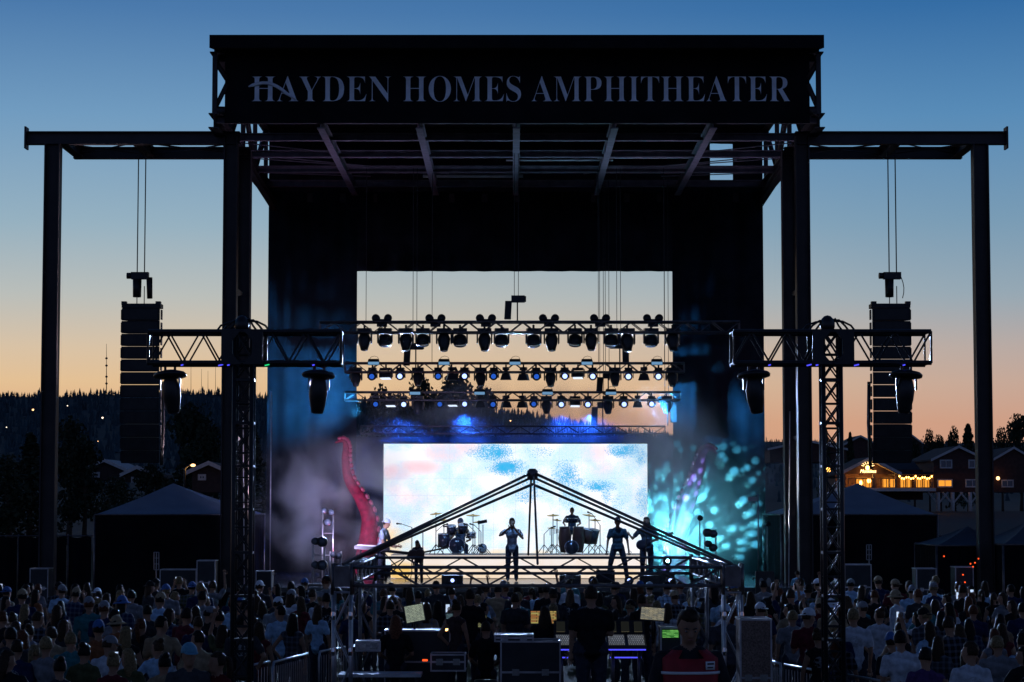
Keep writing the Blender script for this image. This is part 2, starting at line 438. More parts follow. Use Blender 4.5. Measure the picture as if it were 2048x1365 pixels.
rf = random.Random(5)
vs = []; fs = []
def conifer(x, y, z, h, r):
    k = len(vs); a0 = rf.random() * 6
    for (hz, rr) in ((.12, 1.0), (.5, .62)):
        base = len(vs)
        for i in range(5):
            a = a0 + i * 1.2566 + hz; q = r * rr * rf.uniform(.75, 1.15); vs.append((x + q * math.cos(a), y + q * math.sin(a), z + h * hz))
        vs.append((x, y, z + h * (.62 if hz < .3 else 1.0)))
        for i in range(5): fs.append((base + i, base + (i + 1) % 5, base + 5))
for i in range(5200):
    u = rf.uniform(-.26, .26); y = 560 + 1250 * rf.random() ** .55
    if y > 1790: y = rf.uniform(1765, 1800)
    x = u * y; h = rf.uniform(5, 9) * (1.2 if rf.random() < .06 else 1) * (.55 if u > .1 else 1)
    conifer(x, y, hill_z(x, y) - 1, h, h * rf.uniform(.17, .25))
for i in range(900):
    u = -.26 + .52 * (i + rf.random()) / 900; y = rf.uniform(1765, 1800); x = u * y; h = rf.uniform(3.5, 6.5) * (1.45 if rf.random() < .1 else 1) * (.6 if u > .1 else 1)
    conifer(x, y, hill_z(x, y) - 1, h, h * rf.uniform(.13, .22))
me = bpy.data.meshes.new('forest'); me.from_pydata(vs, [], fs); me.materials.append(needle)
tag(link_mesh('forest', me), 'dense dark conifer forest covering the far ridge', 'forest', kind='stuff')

# ------------------------------------------------------------------ trees one can tell apart
def tree_meshes(seed, conif=False):
    r = random.Random(seed); t = MB(); leaves = []; lf = []
    H = 10.0
    def quad(c, s):
        n = V((r.gauss(0, 1), r.gauss(0, 1), r.gauss(0, 1) + .4)).normalized(); u = n.orthogonal().normalized(); w = n.cross(u); a = r.random() * 6.28
        u2 = u * math.cos(a) + w * math.sin(a); w2 = n.cross(u2); k = len(leaves)
        for (p, q) in ((-1, -.5), (1, -.55), (.9, .5), (-.8, .6)): leaves.append(c + u2 * p * s + w2 * q * s)
        lf.append((k, k + 1, k + 2, k + 3))
    if conif:
        t.tube((0, 0, 0), (0, 0, H * .95), .22, .03, 7)
        for i in range(1500):
            h = 1.0 + (H - 1.0) * r.random() ** .9; rad = (H - h) * .24 + .12; a = r.random() * 6.28; q = rad * r.random() ** .45 * (1 + .25 * math.sin(h * 5 + a * 2))
            quad(V((q * math.cos(a), q * math.sin(a), h - q * .25)), r.uniform(.12, .24))
    else:
        t.path([(0, 0, 0), (.08, .05, 1.5), (.0, .1, 3.4), (.15, 0, 5.5)], [.3, .24, .18, .08], 8)
        lobes = []
        for i in range(11):
            a = r.random() * 6.28; h = r.uniform(3.2, 8.2); q = r.uniform(.4, 2.5) * (1 - abs(h - 5.3) / 6)
            c = V((q * math.cos(a), q * math.sin(a), h)); lobes.append((c, r.uniform(.9, 1.6)))
            t.tube((0, .05, min(h - .8, 4.6)), c, .09, .02, 5)
        lobes.append((V((0, 0, 8.7)), 1.1))
        for (c, q) in lobes:
            for i in range(210):
                d = V((r.gauss(0, 1), r.gauss(0, 1), r.gauss(0, .8))).normalized() * q * r.random() ** .38; quad(c + d, r.uniform(.10, .22))
    lm = bpy.data.meshes.new('crown'); lm.from_pydata(leaves, [], lf); lm.materials.append(leafm)
    return t.mesh('trunk', bark), lm
TM = [tree_meshes(3), tree_meshes(8), tree_meshes(21, True), tree_meshes(15)]
def tree(px, ytop, d, kind, label, wide=1.0, group=None):
    top = W(px, ytop, d); base = max(0.0, hill_z(top.x, d)) if d > 165 else 0.0
    s = (top.z - base) / (9.8 if kind != 2 else 10.0)
    t = thing('conifer_tree' if kind == 2 else 'leafy_tree', label, 'tree', (top.x, d, base), group, random.random() * 6)
    tm, cm = TM[kind]
    for nme, me_ in (('trunk', tm), ('crown', cm)):
        o = link_mesh(nme, me_, t); o.scale = (s * wide, s * wide, s)
G = 'trees beyond the stage'
tree(838, 742, 205, 0, 'dense round tree left of the gap between two light trusses', .55, G)
tree(912, 736, 210, 1, 'widest leafy tree seen through the stage opening', .75, G)
tree(968, 768, 235, 3, 'small leafy tree right of the widest tree in the stage opening', .6, G)
tree(762, 768, 230, 1, 'low leafy tree at the left edge of the stage opening', .6, G)
tree(792, 782, 240, 0, 'lowest leafy tree second from left in the stage opening', .6, G)
tree(872, 778, 236, 3, 'short tree squeezed between the two big trees in the stage opening', .5, G)
RT = [(1652, 858, 300, 2, 'thin conifer seen through the lattice of the right light tower', .6), (1700, 866, 320, 2, 'small conifer just right of the right light tower', .7),
      (1858, 856, 330, 0, 'leafy tree between the right speaker array and the gabled house', .45), (1880, 868, 345, 3, 'low tree behind the ridge of the gabled house', .5),
      (1908, 852, 335, 1, 'taller tree above the gabled house roof', .5), (1936, 850, 325, 2, 'pointed tree left of the right outer column', 1.1),
      (2003, 852, 318, 0, 'round tree just right of the right outer column', .55), (2040, 826, 300, 3, 'tallest dark tree at the right picture edge', .7),
      (1828, 878, 350, 1, 'lowest tree right behind the right speaker array', .6)]
for a in RT: tree(*a, group=G)
LT = [(20, 905, 150, 0, 'dark tree at the left picture edge', 1.2), (62, 868, 165, 2, 'dark conifer left of the left outer column', 1.5), (140, 832, 190, 1, 'tall dark tree right of the left outer column', .9),
      (172, 872, 170, 3, 'rounded dark tree left of the left speaker array', .9), (232, 950, 130, 0, 'low dark tree above the left tent eave', 1.1), (372, 800, 230, 3, 'tall dark tree behind the left hanging spotlight', .9),
      (418, 842, 210, 1, 'dark tree close to the left main column', .9), (505, 850, 220, 2, 'dark conifer between left column and back drape', 1.2), (300, 925, 170, 3, 'dark tree hidden below the left speaker array', 1.0)]
for a in LT: tree(*a, group='dark trees left of the stage')

# ------------------------------------------------------------------ radio masts and lights on the ridge
for i, (px, yt, yb, d) in enumerate(((213, 688, 785, 1790), (382, 716, 788, 1795), (403, 738, 788, 1793), (416, 742, 788, 1797), (431, 722, 788, 1794))):
    p, q = W(px, yb, d), W(px, yt, d)
    t = thing('radio_mast', ['tallest radio mast with dishes on the left ridge', 'lattice mast, left of the four thin masts right of the speaker array', 'second of four thin masts right of the speaker array',
                             'third of four thin masts right of the speaker array', 'rightmost of four thin masts beside the left main column'][i], 'mast', p, 'radio masts on the ridge')
    MB().tube(p, q, .42 if i == 0 else .22, .14 if i == 0 else .1, 5).build('pole', blackm, t)
    if i == 0:
        for f in (.18, .32, .55, .7):
            MB().lathe(p.lerp(q, f) - V((.9, 0, 0)), (1, 0, 0), [(0, .6), (1.2, .9), (1.8, .5)], 8).build('dish', blackm, t)
for i, (px, py, d, m_, s, lb) in enumerate(((66, 820, 1300, sodium, 1.0, 'orange house light at far left of the wooded ridge'), (135, 812, 1350, cool_dot, .6, 'white house light right of the left outer column on the ridge'),
                                  (205, 836, 1200, cool_dot, .9, 'brightest white house light on the left ridge'), (13, 855, 1000, cool_dot, .45, 'small white light at left picture edge on the slope'),
                                  (196, 883, 800, sodium, .25, 'faint lower light on the slope beside the speaker array'), (1021, 842, 1200, sodium, .7, 'orange light on the ridge in the stage opening'))):
    p = W(px, py, d); o = MB().ell((0, 0, 0), (s * .6, s * .6, s * .5), None, 8, 6).build('house_light', m_); o.location = p
    tag(o, lb, 'light', 'house lights on the ridge')

# ------------------------------------------------------------------ houses
def gable_house(name, label, px0, px1, y_eave, y_peak, y_base, d, depth, wallm, windows=(), lit=None, overhang=.35, group=None, roofm=roof_m):
    a, b = W(px0, y_base, d), W(px1, y_base, d); ze, zp = WZ(y_eave, d), WZ(y_peak, d); x0, x1, zb = a.x, b.x, a.z; xm = (x0 + x1) / 2
    t = thing(name, label, 'house', (xm, d + depth / 2, zb), group)
    MB().prism([(x0, d, zb), (x1, d, zb), (x1, d, ze), (xm, d, zp), (x0, d, ze)], (0, depth, 0)).build('wall', wallm, t)
    for sx in (-1, 1):
        xe = xm + sx * ((x1 - x0) / 2 + overhang); zo = ze - overhang * (zp - ze) / ((x1 - x0) / 2)
        MB().prism([(xe, d - overhang, zo + .03), (xm, d - overhang, zp + .03), (xm, d - overhang, zp + .22), (xe, d - overhang, zo + .22)], (0, depth + 2 * overhang, 0)).build('roof_slope', roofm, t)
        MB().prism([(xe, d - overhang - .06, zo - .02), (xm, d - overhang - .06, zp - .02), (xm, d - overhang - .06, zp + .26), (xe, d - overhang - .06, zo + .26)], (0, .05, 0)).build('barge_board', trim_w, t)
    for (wx0, wx1, wy0, wy1, kind) in windows:
        p, q = W(wx0, wy1, d - .06), W(wx1, wy0, d - .06); c = (p + q) / 2; w, h = q.x - p.x, q.z - p.z
        f = MB(); T = .14
        f.box(c + V((0, 0, h / 2)), (w + T, .1, T)); f.box(c - V((0, 0, h / 2)), (w + T, .1, T))
        f.box(c + V((w / 2, 0, 0)), (T, .1, h - T)); f.box(c - V((w / 2, 0, 0)), (T, .1, h - T)); f.box(c, (T * .5, .08, h - T))
        fo = f.build('window', trim_w, t)
        MB().box(c + V((0, .04, 0)), (w, .03, h)).build('pane', warm_int if kind else glass_d, fo)
    return t
h1 = gable_house('gabled_house', 'dark red gabled house on white stilts left of the right outer column', 1868, 1968, 920, 896, 985, 250, 14, wood_red,
            ((1881, 1903, 921, 936, 0), (1938, 1960, 921, 936, 0), (1876, 1904, 960, 974, 1), (1932, 1958, 960, 974, 0)))
for px in (1876, 1905, 1940, 1966):
    p = W(px, 985, 249.6); q = V((p.x, p.y, hill_z(p.x, 249.6) - .3))
    st = MB().tube(p, q, .22, n=6).build('stilt', trim_w, h1)
    for s in (-1, 1): MB().tube(p + V((s * 1.1, 0, 0)), p + V((0, 0, -1.3)), .1, n=5).build('knee_brace', trim_w, st)
pb = thing('tavern_building', 'warmly lit tavern with open gabled porch right of the right light tower', 'tavern', W(1765, 1000, 246))
d = 246
x0, x1, x2 = WX(1687, d), WX(1793, d), WX(1866, d); zb, zf, ze, zp = WZ(1000, d), WZ(976, d), WZ(949, d), WZ(919, d); xm = (x0 + x1) / 2
MB().box(((x0 + x2) / 2, d + 9, (zb + ze) / 2 + .3), (x2 - x0, 6, ze - zb + .6)).build('back_wall', wood_red, pb)
MB().box(((x0 + x2) / 2, d + 3, zf - .2), (x2 - x0 + .6, 6.5, .35)).build('deck', trim_w, pb)
for s in (-1, 1):
    xe = xm + s * ((x1 - x0) / 2 + .5)
    MB().prism([(xe, d - .6, ze - .1), (xm, d - .6, zp), (xm, d - .6, zp + .25), (xe, d - .6, ze + .15)], (0, 12, 0)).build('roof_slope', roof_m, pb)
    MB().prism([(xe, d - .68, ze - .16), (xm, d - .68, zp - .06), (xm, d - .68, zp + .3), (xe, d - .68, ze + .2)], (0, .05, 0)).build('barge_board', trim_w, pb)
    MB().prism([(xm + s * .5, d + .2, ze), (xm + s * (x1 - x0) / 2, d + .2, ze), (xm + s * .5, d + .2, zp - .4)], (0, .12, 0)).build('gable_panel', mat('gable_wood', (.3, .12, .04), .7, 0, .3, 2) if s < 0 else MATS['gable_wood'], pb)
MB().box(((x1 + x2) / 2, d + 5, ze + .1), (x2 - x1, 11, .25)).build('flat_roof', roof_m, pb)
MB().prism([(x1, d + 6, ze + .25), (x2, d + 6, ze + .25), (x2, d + 11, WZ(925, d + 11)), (x1, d + 11, WZ(925, d + 11))], (0, .3, .1)).build('upper_roof', roof_m, pb)
for px in (1689, 1748, 1792, 1830, 1864):
    p = W(px, 976, d); MB().box((p.x, d, (zf + ze) / 2), (.25, .25, ze - zf)).build('porch_post', ply, pb)
MB().box(((x0 + x2) / 2, d - .1, zf + 1.0), (x2 - x0, .08, .09)).build('porch_rail', ply, pb)
for k in range(26):
    x = x0 + (x2 - x0) * (k + .5) / 26; MB().box((x, d - .1, zf + .48), (.07, .06, .94)).build('baluster', ply, pb)
for (a, b) in ((1713, 1742), (1765, 1790), (1800, 1822), (1832, 1858)):
    p, q = W(a, 975, d + 5.9), W(b, 957, d + 5.9)
    w_ = MB().box(((p.x + q.x) / 2, d + 5.9, (p.z + q.z) / 2), (q.x - p.x, .1, q.z - p.z)).build('window', warm_int, pb)
    MB().box(((p.x + q.x) / 2, d + 5.8, (p.z + q.z) / 2), (.12, .06, q.z - p.z)).build('mullion', ply, w_)
    MB().box(((p.x + q.x) / 2, d + 5.8, q.z + .08), (q.x - p.x + .3, .08, .16)).build('lintel', ply, w_)
bl = bpy.data.lights.new('porch_lamp', 'POINT'); bl.energy = 700; bl.color = (1, .45, .1); bl.shadow_soft_size = .3
blo = bpy.data.objects.new('porch_lamp', bl); col.objects.link(blo); blo.location = (xm, d + 2.6, ze - .3)
tag(blo, 'warm lamp under the tavern porch gable', 'lamp')
c = bpy.data.curves.new('neon', 'FONT'); c.body = 'Monkless'; c.size = 1; c.extrude = .03; c.shear = .3; c.align_x = 'CENTER'
o = bpy.data.objects.new('neon', c); col.objects.link(o); dg = bpy.context.evaluated_depsgraph_get(); dg.update(); me = bpy.data.meshes.new_from_object(o.evaluated_get(dg)); bpy.data.objects.remove(o)
me.materials.clear(); me.materials.append(emit('neon_script', (1.0, .62, .25), 5)); xs_ = [v.co.x for v in me.vertices]; k = 1.75 / (max(xs_) - min(xs_)); p = W(1736, 946, d - .75)
for v in me.vertices: v.co = V((p.x + v.co.x * k, p.y - v.co.z, p.z + v.co.y * k * 1.15)) - org(pb)
tag(link_mesh('neon_sign', me, pb), 'glowing script sign in the tavern gable')
for k in range(7):
    a = math.pi * (.1 + .8 * k / 6); q = W(1736, 938, d - .75); MB().tube(q + V((.45 * math.cos(a), 0, .2 + .3 * math.sin(a))), q + V((.75 * math.cos(a), 0, .2 + .55 * math.sin(a))), .03, n=4).build('neon_ray', MATS['neon_script'], pb)
rs = random.Random(2)
sl = thing('string_lights', 'festoon of warm bulbs strung along the tavern porch', 'string lights', W(1830, 955, d - .3))
prev = None
for k in range(15):
    px = 1799 + k * 4.6; py = 953 + 5 * abs(math.sin(k * .9)); p = W(px, py, d - .3)
    MB().ell(p, (.09, .09, .11), None, 6, 5).build('bulb', warm_bulb, sl)
    if prev: MB().tube(prev, p + V((0, 0, .1)), .015, n=4).build('cord', blackp, sl)
    prev = p + V((0, 0, .1))
for i, (px, py) in enumerate(((1657, 940), (1738, 962), (1722, 966), (1735, 936))):
    o = MB().ell((0, 0, 0), (.22, .22, .26), None, 8, 6).build('porch_globe_lamp', warm_bulb); o.location = W(px, py, d + (1.5 if i else -3))
    tag(o, ['lone warm globe lamp seen through the right light tower', 'warm globe lamp right in the tavern porch', 'warm globe lamp left in the tavern porch', 'warm globe lamp high under the tavern gable'][i], 'lamp', 'tavern lamps')
h2 = gable_house('red_barn_house', 'red barn-like house with a lit lamp at the right picture edge', 1986, 2070, 922, 898, 985, 262, 12, wood_red, ((2004, 2026, 961, 974, 0),), group='houses on the bank')
o = MB().ell((0, 0, 0), (.22, .22, .22), None, 8, 6).build('wall_lamp', sodium); o.location = W(1996, 957, 261); tag(o, 'bright wall lamp on the red barn-like house', 'lamp')
for (a, b, ye, yp, d_, lb) in ((1690, 1752, 890, 874, 330, 'dark far house roof left of the right speaker array'), (1800, 1842, 886, 870, 360, 'small far house roof right of the right speaker array'), (1540, 1690, 900, 884, 300, 'long dark far house behind the right main column')):
    gable_house('far_house', lb, a, b, ye, yp, 925, d_, 10, wood_red, (), group='houses on the bank')
for (a, b, ye, yp, yb_, d_, lb) in ((172, 246, 940, 924, 960, 190, 'pale roofed house left of the speaker array foot'), (250, 300, 950, 938, 965, 170, 'small pale house under the left speaker array'), (384, 452, 945, 930, 985, 150, 'brick house lit by the orange street lamp')):
    gable_house('low_house', lb, a, b, ye, yp, yb_, d_, 9, wood_dark, ((a + 14, a + 26, ye + 6, ye + 14, 0),), group='houses left of the stage', roofm=roof_m if a > 240 else vinyl_w)
p = W(386, 931, 140); t = thing('street_lamp', 'orange street lamp on a pole above the left tent', 'street lamp', (p.x - .4, 140, 0))
MB().path([(p.x - .5, 140, 0), (p.x - .5, 140, p.z - .2), (p.x - .1, 140, p.z + .1)], [.09, .07, .05], 6).build('pole', blackm, t)
MB().ell(p, (.16, .14, .09), None, 8, 6).build('lamp_head', sodium, t)
bl = bpy.data.lights.new('street_lamp_light', 'POINT'); bl.energy = 70; bl.color = (1, .5, .15); bl.shadow_soft_size = .2
blo = bpy.data.objects.new('street_lamp_light', bl); col.objects.link(blo); blo.location = p + V((0, 0, -.35)); tag(blo, 'light of the orange street lamp', 'lamp')

# ------------------------------------------------------------------ the stage building
DS, DT, DC, DR, DB = 61.8, 60.6, 63.2, 65.8, 76.0
AX = .13                                  # stage axis
HW = 8.38
ZS, ZT = WZ(243, DS), WZ(97, DS)          # underside and top chord of the roof frame
ZTOP = WZ(70, DT)
B = thing('stage_building', 'huge black steel stage roof with sign band, four columns and side wings', 'stage', (AX, 69, 0))
XL, XR = AX - HW, AX + HW
# back wall drape with rectangular opening and a small gap high at right
ox0, ox1, oz0, oz1 = WX(712, DB), WX(1347, DB), WZ(874, DB), WZ(543, DB)
gx0, gx1, gz0, gz1 = WX(1420, DB, 330), WX(1466, DB, 330), WZ(361, DB), WZ(288, DB)
def pan(x0, x1, z0, z1, name='drape_panel'):
    """hanging cloth with soft vertical folds"""
    n = max(2, int((x1 - x0) / .12)); q = MB(); 
    for i in range(n + 1):
        x = x0 + (x1 - x0) * i / n; y = DB + .05 * math.sin(x * 5.2) + .03 * math.sin(x * 11.7)
        q.v += [(x, y, z0), (x, y, z1), (x, y + .04, z1), (x, y + .04, z0)]
    for i in range(n):
        a = i * 4
        for k in range(4): q.f.append((a + k, a + (k + 1) % 4, a + 4 + (k + 1) % 4, a + 4 + k)); q.m.append(0); q.smooth.append(True)
    return q.build(name, drape, B)
wx0, wx1 = WX(535, DB, 700), WX(1528, DB, 700)
pan(wx0, ox0, .9, ZS); pan(ox1, wx1, .9, ZS); pan(ox0, ox1, oz1, ZS); pan(ox0, ox1, .9, oz0)
pan(wx0, gx0, ZS, ZT); pan(gx1, wx1, ZS, ZT); pan(gx0, gx1, gz1, ZT); pan(gx0, gx1, ZS, gz0)
MB().box((AX, DB + .2, ZS - .2), (2 * HW, .3, .3)).build('rear_beam', steel, B)
# roof slab that kicks forward above the sign
MB().prism([(XL, DT, ZTOP), (XL, DT, ZTOP - .36), (XL, DS, ZT - .05), (XL, DB + .6, ZT - .05), (XL, DB + .6, ZT + .3), (XL, DS, ZTOP - .02)], (2 * HW, 0, 0)).build('roof_deck', steel_shaded, B)
# sign band
sx0, sx1 = WX(449, DS, 170), WX(1620, DS, 170)
sg = MB().box(((sx0 + sx1) / 2, DS + .12, (ZS + ZT) / 2 - .04), (sx1 - sx0, .06, ZT - ZS - .02)).build('sign', mesh_sign, B)
tag(sg, 'black mesh sign band reading HAYDEN HOMES AMPHITHEATER')
def glyph(ch):
    c = bpy.data.curves.new('g', 'FONT'); c.body = chr(0x1D400 + ord(ch) - 65); c.size = 1; c.extrude = .02; c.offset = -.013; c.resolution_u = 5
    o = bpy.data.objects.new('g', c); col.objects.link(o)
    dg = bpy.context.evaluated_depsgraph_get(); dg.update(); me_ = bpy.data.meshes.new_from_object(o.evaluated_get(dg))
    bpy.data.objects.remove(o); bpy.data.curves.remove(c); return me_
GL = {c: glyph(c) for c in set('HAYDENHOMESAMPHITHEATER')}
def ext(me_):
    xs_ = [v.co.x for v in me_.vertices]; ys_ = [v.co.y for v in me_.vertices]; return min(xs_), max(xs_), min(ys_), max(ys_)
CAP = ext(GL['H'])[3]
for word, p0, p1 in (('HAYDEN', 503, 782), ('HOMES', 806, 1042), ('AMPHITHEATER', 1065, 1582)):
    X0, X1 = WX(p0, DS, 180), WX(p1, DS, 180); zb, zt = WZ(203, DS), WZ(153, DS); sy = (zt - zb) / CAP
    kern = {'A': -.05, 'Y': -.05, 'T': -.02, 'O': -.0}; x = 0; pos = []
    for c in word:
        e = ext(GL[c]); x += kern.get(c, 0) * .6; pos.append((c, x - e[0])); x += e[1] - e[0] + .075 + kern.get(c, 0) * .6
    tot = x - .075; sxx = (X1 - X0) / tot
    for c, xo in pos:
        me_ = GL[c].copy(); me_.materials.clear(); me_.materials.append(letter_m)
        for v in me_.vertices: v.co = V((X0 + (v.co.x + xo) * sxx, DS + .055 - v.co.z * .6, zb + v.co.y * sy)) - org(B)
        o = bpy.data.objects.new('letter', me_); col.objects.link(o); o.parent = sg
q = [W(497 + (592 - 497) * i / 10, 174 - 9 * math.sin(math.pi * min(1, i / 10 * 1.25)) * (1 if i < 8 else .6) + (i / 10) ** 3 * 26, DS + .02) for i in range(11)]
MB().path(q, [.02] + [.05] * 8 + [.04, .02], 5).build('letter_swash', letter_m, sg)
# front edge beam, purlins and rafters
for k, yy in enumerate((243, 284, 316, 345, 372)):
    d_ = (DS + .38, 65.2, 68.4, 71.6, 74.8)[k]
    MB().ibeam((XL, d_, ZS + .11), (XR, d_, ZS + .11), .22, .2).build('purlin', steel2, B)
    MB().ibeam((XL, d_, ZT - .2), (XR, d_, ZT - .2), .2, .16).build('upper_purlin', steel_shaded, B)
for px in (640, 838, 1033, 1230, 1428):
    x = WX(px, DS, 243); MB().ibeam((x, DS + .2, ZS - .02), (x, DB - .3, ZS - .02), .3, .2).build('rafter', steel2, B)
for s, x in ((-1, XL), (1, XR)):
    MB().ibeam((x, DS - .15, ZS), (x, DB, ZS), .42, .3).build('side_chord', steel, B)
    MB().ibeam((x, DS - .15, ZT), (x, DB, ZT), .3, .26).build('side_chord', steel, B)
    ds = (DS + .02, 65.2, 68.4, 71.6, 74.8)
    for k, d_ in enumerate(ds):
        MB().box((x, d_, (ZS + ZT) / 2), (.13, .16, ZT - ZS - .3)).build('side_post', steel, B)
        if 0 < k < 4: MB().tube((x, d_, ZS + .1) if k % 2 else (x, d_, ZT - .1), (x, ds[k + 1], ZT - .1) if k % 2 else (x, ds[k + 1], ZS + .1), .09, n=6).build('side_brace', steel, B)
    # little frame that carries the sign's end
    xe = sx0 if s < 0 else sx1
    MB().tube((x, DS + .05, ZS + .35), (xe - s * .05, DS + .1, ZS + 1.05), .075, n=6).build('sign_strut', steel, B)
    MB().tube((x, DS + .05, ZT - .35), (xe - s * .05, DS + .1, ZT - .85), .075, n=6).build('sign_strut', steel, B)
    MB().tube((x, DS + .05, ZS + .3), (xe, DS + .1, ZS + .3), .13, n=6).build('sign_strut', steel, B)
    # columns in pairs
    for d_, nm in ((DC, 'front'), (DR, 'rear')):
        xc = WX(456.5 if s < 0 else 1610, DC)
        if nm == 'rear': xc = WX(484 if s < 0 else 1582, DR)
        MB().ibeam((xc, d_, 0), (xc, d_, ZS - .2), .39, .42, .035, .03, up=(1, 0, 0)).build('column', steel, B)
        MB().box((xc, d_, .02), (.7, .7, .04)).build('base_plate', steel, B)
    for zz in (5.2, 9.4):
        xc = WX(470 if s < 0 else 1596, 64.5); MB().prism([(xc, DC + .22, zz), (xc, DR - .22, zz + .25), (xc, DR - .22, zz + .32), (xc, DC + .22, zz + .32)], (.05, 0, 0)).build('gusset', steel, B)
    # wings
    xo = WX(107, DC, 285) if s < 0 else WX(1959, DC, 285); xi = WX(480 if s < 0 else 1590, DC, 280); xend = WX(53, DC, 277) if s < 0 else WX(2012, DC, 277)
    zw = WZ(277, DC); zr = WZ(306, DR)
    MB().ibeam((xend, DC, zw), (xi, DC, zw), .36, .3, .03, .02).build('wing_beam', steel, B)
    MB().box((xend, DC, zw), (.05, .4, .62)).build('end_plate', steel, B)
    xo2 = WX(148, DR, 306) if s < 0 else WX(1923, DR, 306)
    MB().ibeam((xo2, DR, zw - .02), (xi, DR, zw - .02), .34, .28).build('wing_beam', steel, B)
    MB().ibeam((xo2 - s * .2, DC, zw - .02), (xo2 - s * .2, DR + .1, zw - .02), .34, .28).build('cross_beam', steel, B)
    xm = WX(288 if s < 0 else 1778, 64.5, 290); MB().ibeam((xm, DC, zw - .02), (xm, DR, zw - .02), .3, .26).build('cross_beam', steel, B)
    for (a, b) in ((xo2, xm), (xm, xi)):
        MB().tube((a, DC + .1, zw - .1), (b, DR - .1, zw - .1), .022, n=4).build('tie_rod', steel, B)
        MB().tube((b, DC + .1, zw - .1), (a, DR - .1, zw - .1), .022, n=4).build('tie_rod', steel, B)
    MB().ibeam((xo, DC, 0), (xo, DC, zw - .18), .43, .42, .035, .03, up=(1, 0, 0)).build('outer_column', steel, B)
    MB().box((xo, DC, .02), (.8, .8, .04)).build('base_plate', steel, B)
    MB().tube((xc - s * .22, 64.4, 6.2), (xc - s * .3, 64.4, 1.0), .018, n=4).build('tie_rod', alu, B)
    # knee brace under the roof edge
    MB().ibeam((XL + .1 if s < 0 else XR - .1, DR + .3, ZS - .05), (XL + .2 if s < 0 else XR - .2, DB - .2, ZS - .55), .25, .2).build('knee_brace', steel, B)
    for k in range(3):
        MB().tube((x, 66 + k * 3.1, ZS + .1), (AX + s * (HW - 3.6), 69 + k * 2.2, ZS + .15), .02, n=4).build('tie_rod', steel2, B)
    MB().tube((AX + s * 7.4, 69, ZS + .1), (AX + s * 2.2, 72.8, ZS + .15), .02, n=4).build('tie_rod', steel2, B)
# rigging pipes below the roof; white colour paints the light on them
for i, (a, b, yy, d_, lb) in enumerate(((700, 882, 345, 73, 'short pale rigging pipe low at left under the stage roof'), (846, 1046, 353, 74.2, 'thick pale rigging pipe left of centre under the stage roof'), (1012, 1226, 321, 70.6, 'bright rigging pipe right of centre under the stage roof'), (1172, 1392, 371, 75.2, 'long lowest rigging pipe right under the stage roof'), (1195, 1380, 316, 70, 'highest pale rigging pipe right under the stage roof'))):
    p, q = W(a, yy, d_), W(b, yy, d_); t = thing('rigging_pipe', lb, 'pipe', (p + q) / 2, 'rigging pipes under the roof')
    MB().tube(p, q, .05 if i == 1 else .028, n=8).build('pipe', trim_w, t)
    for f in (.1, .5, .9): c = p.lerp(q, f); MB().tube(c, (c.x, c.y, ZS + .1), .012, n=4).build('hanger', wire, t)
# ------------------------------------------------------------------ stage platform, riser, video wall
ZF = 1.25
st = thing('stage_platform', 'low dark glossy stage floor under the performers', 'stage floor', (AX, 69, 0))
MB().box((AX, 69.2, ZF - .06), (16.2, 13.4, .12)).build('deck', deckm, st)
MB().box((AX, 62.55, (ZF - .13) / 2), (16.0, .05, ZF - .13)).build('skirt', deckside, st)
for s in (-1, 1): MB().box((AX + s * 8.0, 69.2, (ZF - .13) / 2), (.05, 13.2, ZF - .13)).build('side_skirt', deckside, st)
LX0, LX1, LZ0, LZ1 = WX(767, 72.2), WX(1295, 72.2), ZF + .35, WZ(888, 72.2)
def lp(px, py, d=72.2): q = W(px, py, d); return q.x, q.z
cy_, pk, yl = (.02, .42, .78), (.95, .52, .60), (1.0, .62, .16)
bl = []
for (px, py, rx, ry, w) in ((985, 905, 34, 16, 1.0), (1015, 935, 34, 14, 1.0), (1060, 968, 28, 26, .55), (955, 905, 22, 8, .6), (1250, 900, 32, 13, 1.0), (1282, 915, 10, 14, .9), (1130, 950, 22, 24, .8), (1155, 965, 14, 8, .7),
                            (1200, 972, 28, 10, 1.0), (1212, 988, 8, 16, .6), (1050, 990, 20, 14, .55), (1140, 995, 18, 20, .5), (1288, 1000, 14, 26, .6), (1080, 905, 24, 10, .35), (1238, 1005, 14, 14, .3)):
    x, z = lp(px, py); bl.append(((cy_, True), x, z, rx * .016, ry * .016, w * .92))
for (px, py, rx, ry, w) in ((790, 945, 30, 14, .55), (840, 935, 40, 12, .6), (890, 905, 34, 18, .6), (925, 895, 30, 12, .45), (1190, 905, 24, 20, .35), (1205, 940, 20, 16, .3), (830, 1000, 40, 16, .25), (790, 995, 14, 30, .25)):
    x, z = lp(px, py); bl.append(((pk, False), x, z, rx * .016, ry * .016, w))
for (px, py, rx, ry, w) in ((790, 1090, 28, 28, .8), (770, 1066, 14, 24, .5), (826, 1106, 30, 12, .6), (1010, 1108, 40, 9, .6), (1085, 1108, 20, 8, .5)):
    x, z = lp(px, py); bl.append(((yl, False), x, z, rx * .016, ry * .016, w))
led1 = led_mat('video_wall_picture', bl, 1.15)
vw = thing('video_wall', 'giant glowing video wall of white, cyan and pink clouds behind the band', 'video wall', ((LX0 + LX1) / 2, 72.2, ZF))
MB().box(((LX0 + LX1) / 2, 72.28, (LZ0 + LZ1) / 2), (LX1 - LX0 + .06, .12, LZ1 - LZ0 + .06)).build('casing', blackp, vw)
ncol, nrow = 12, 7
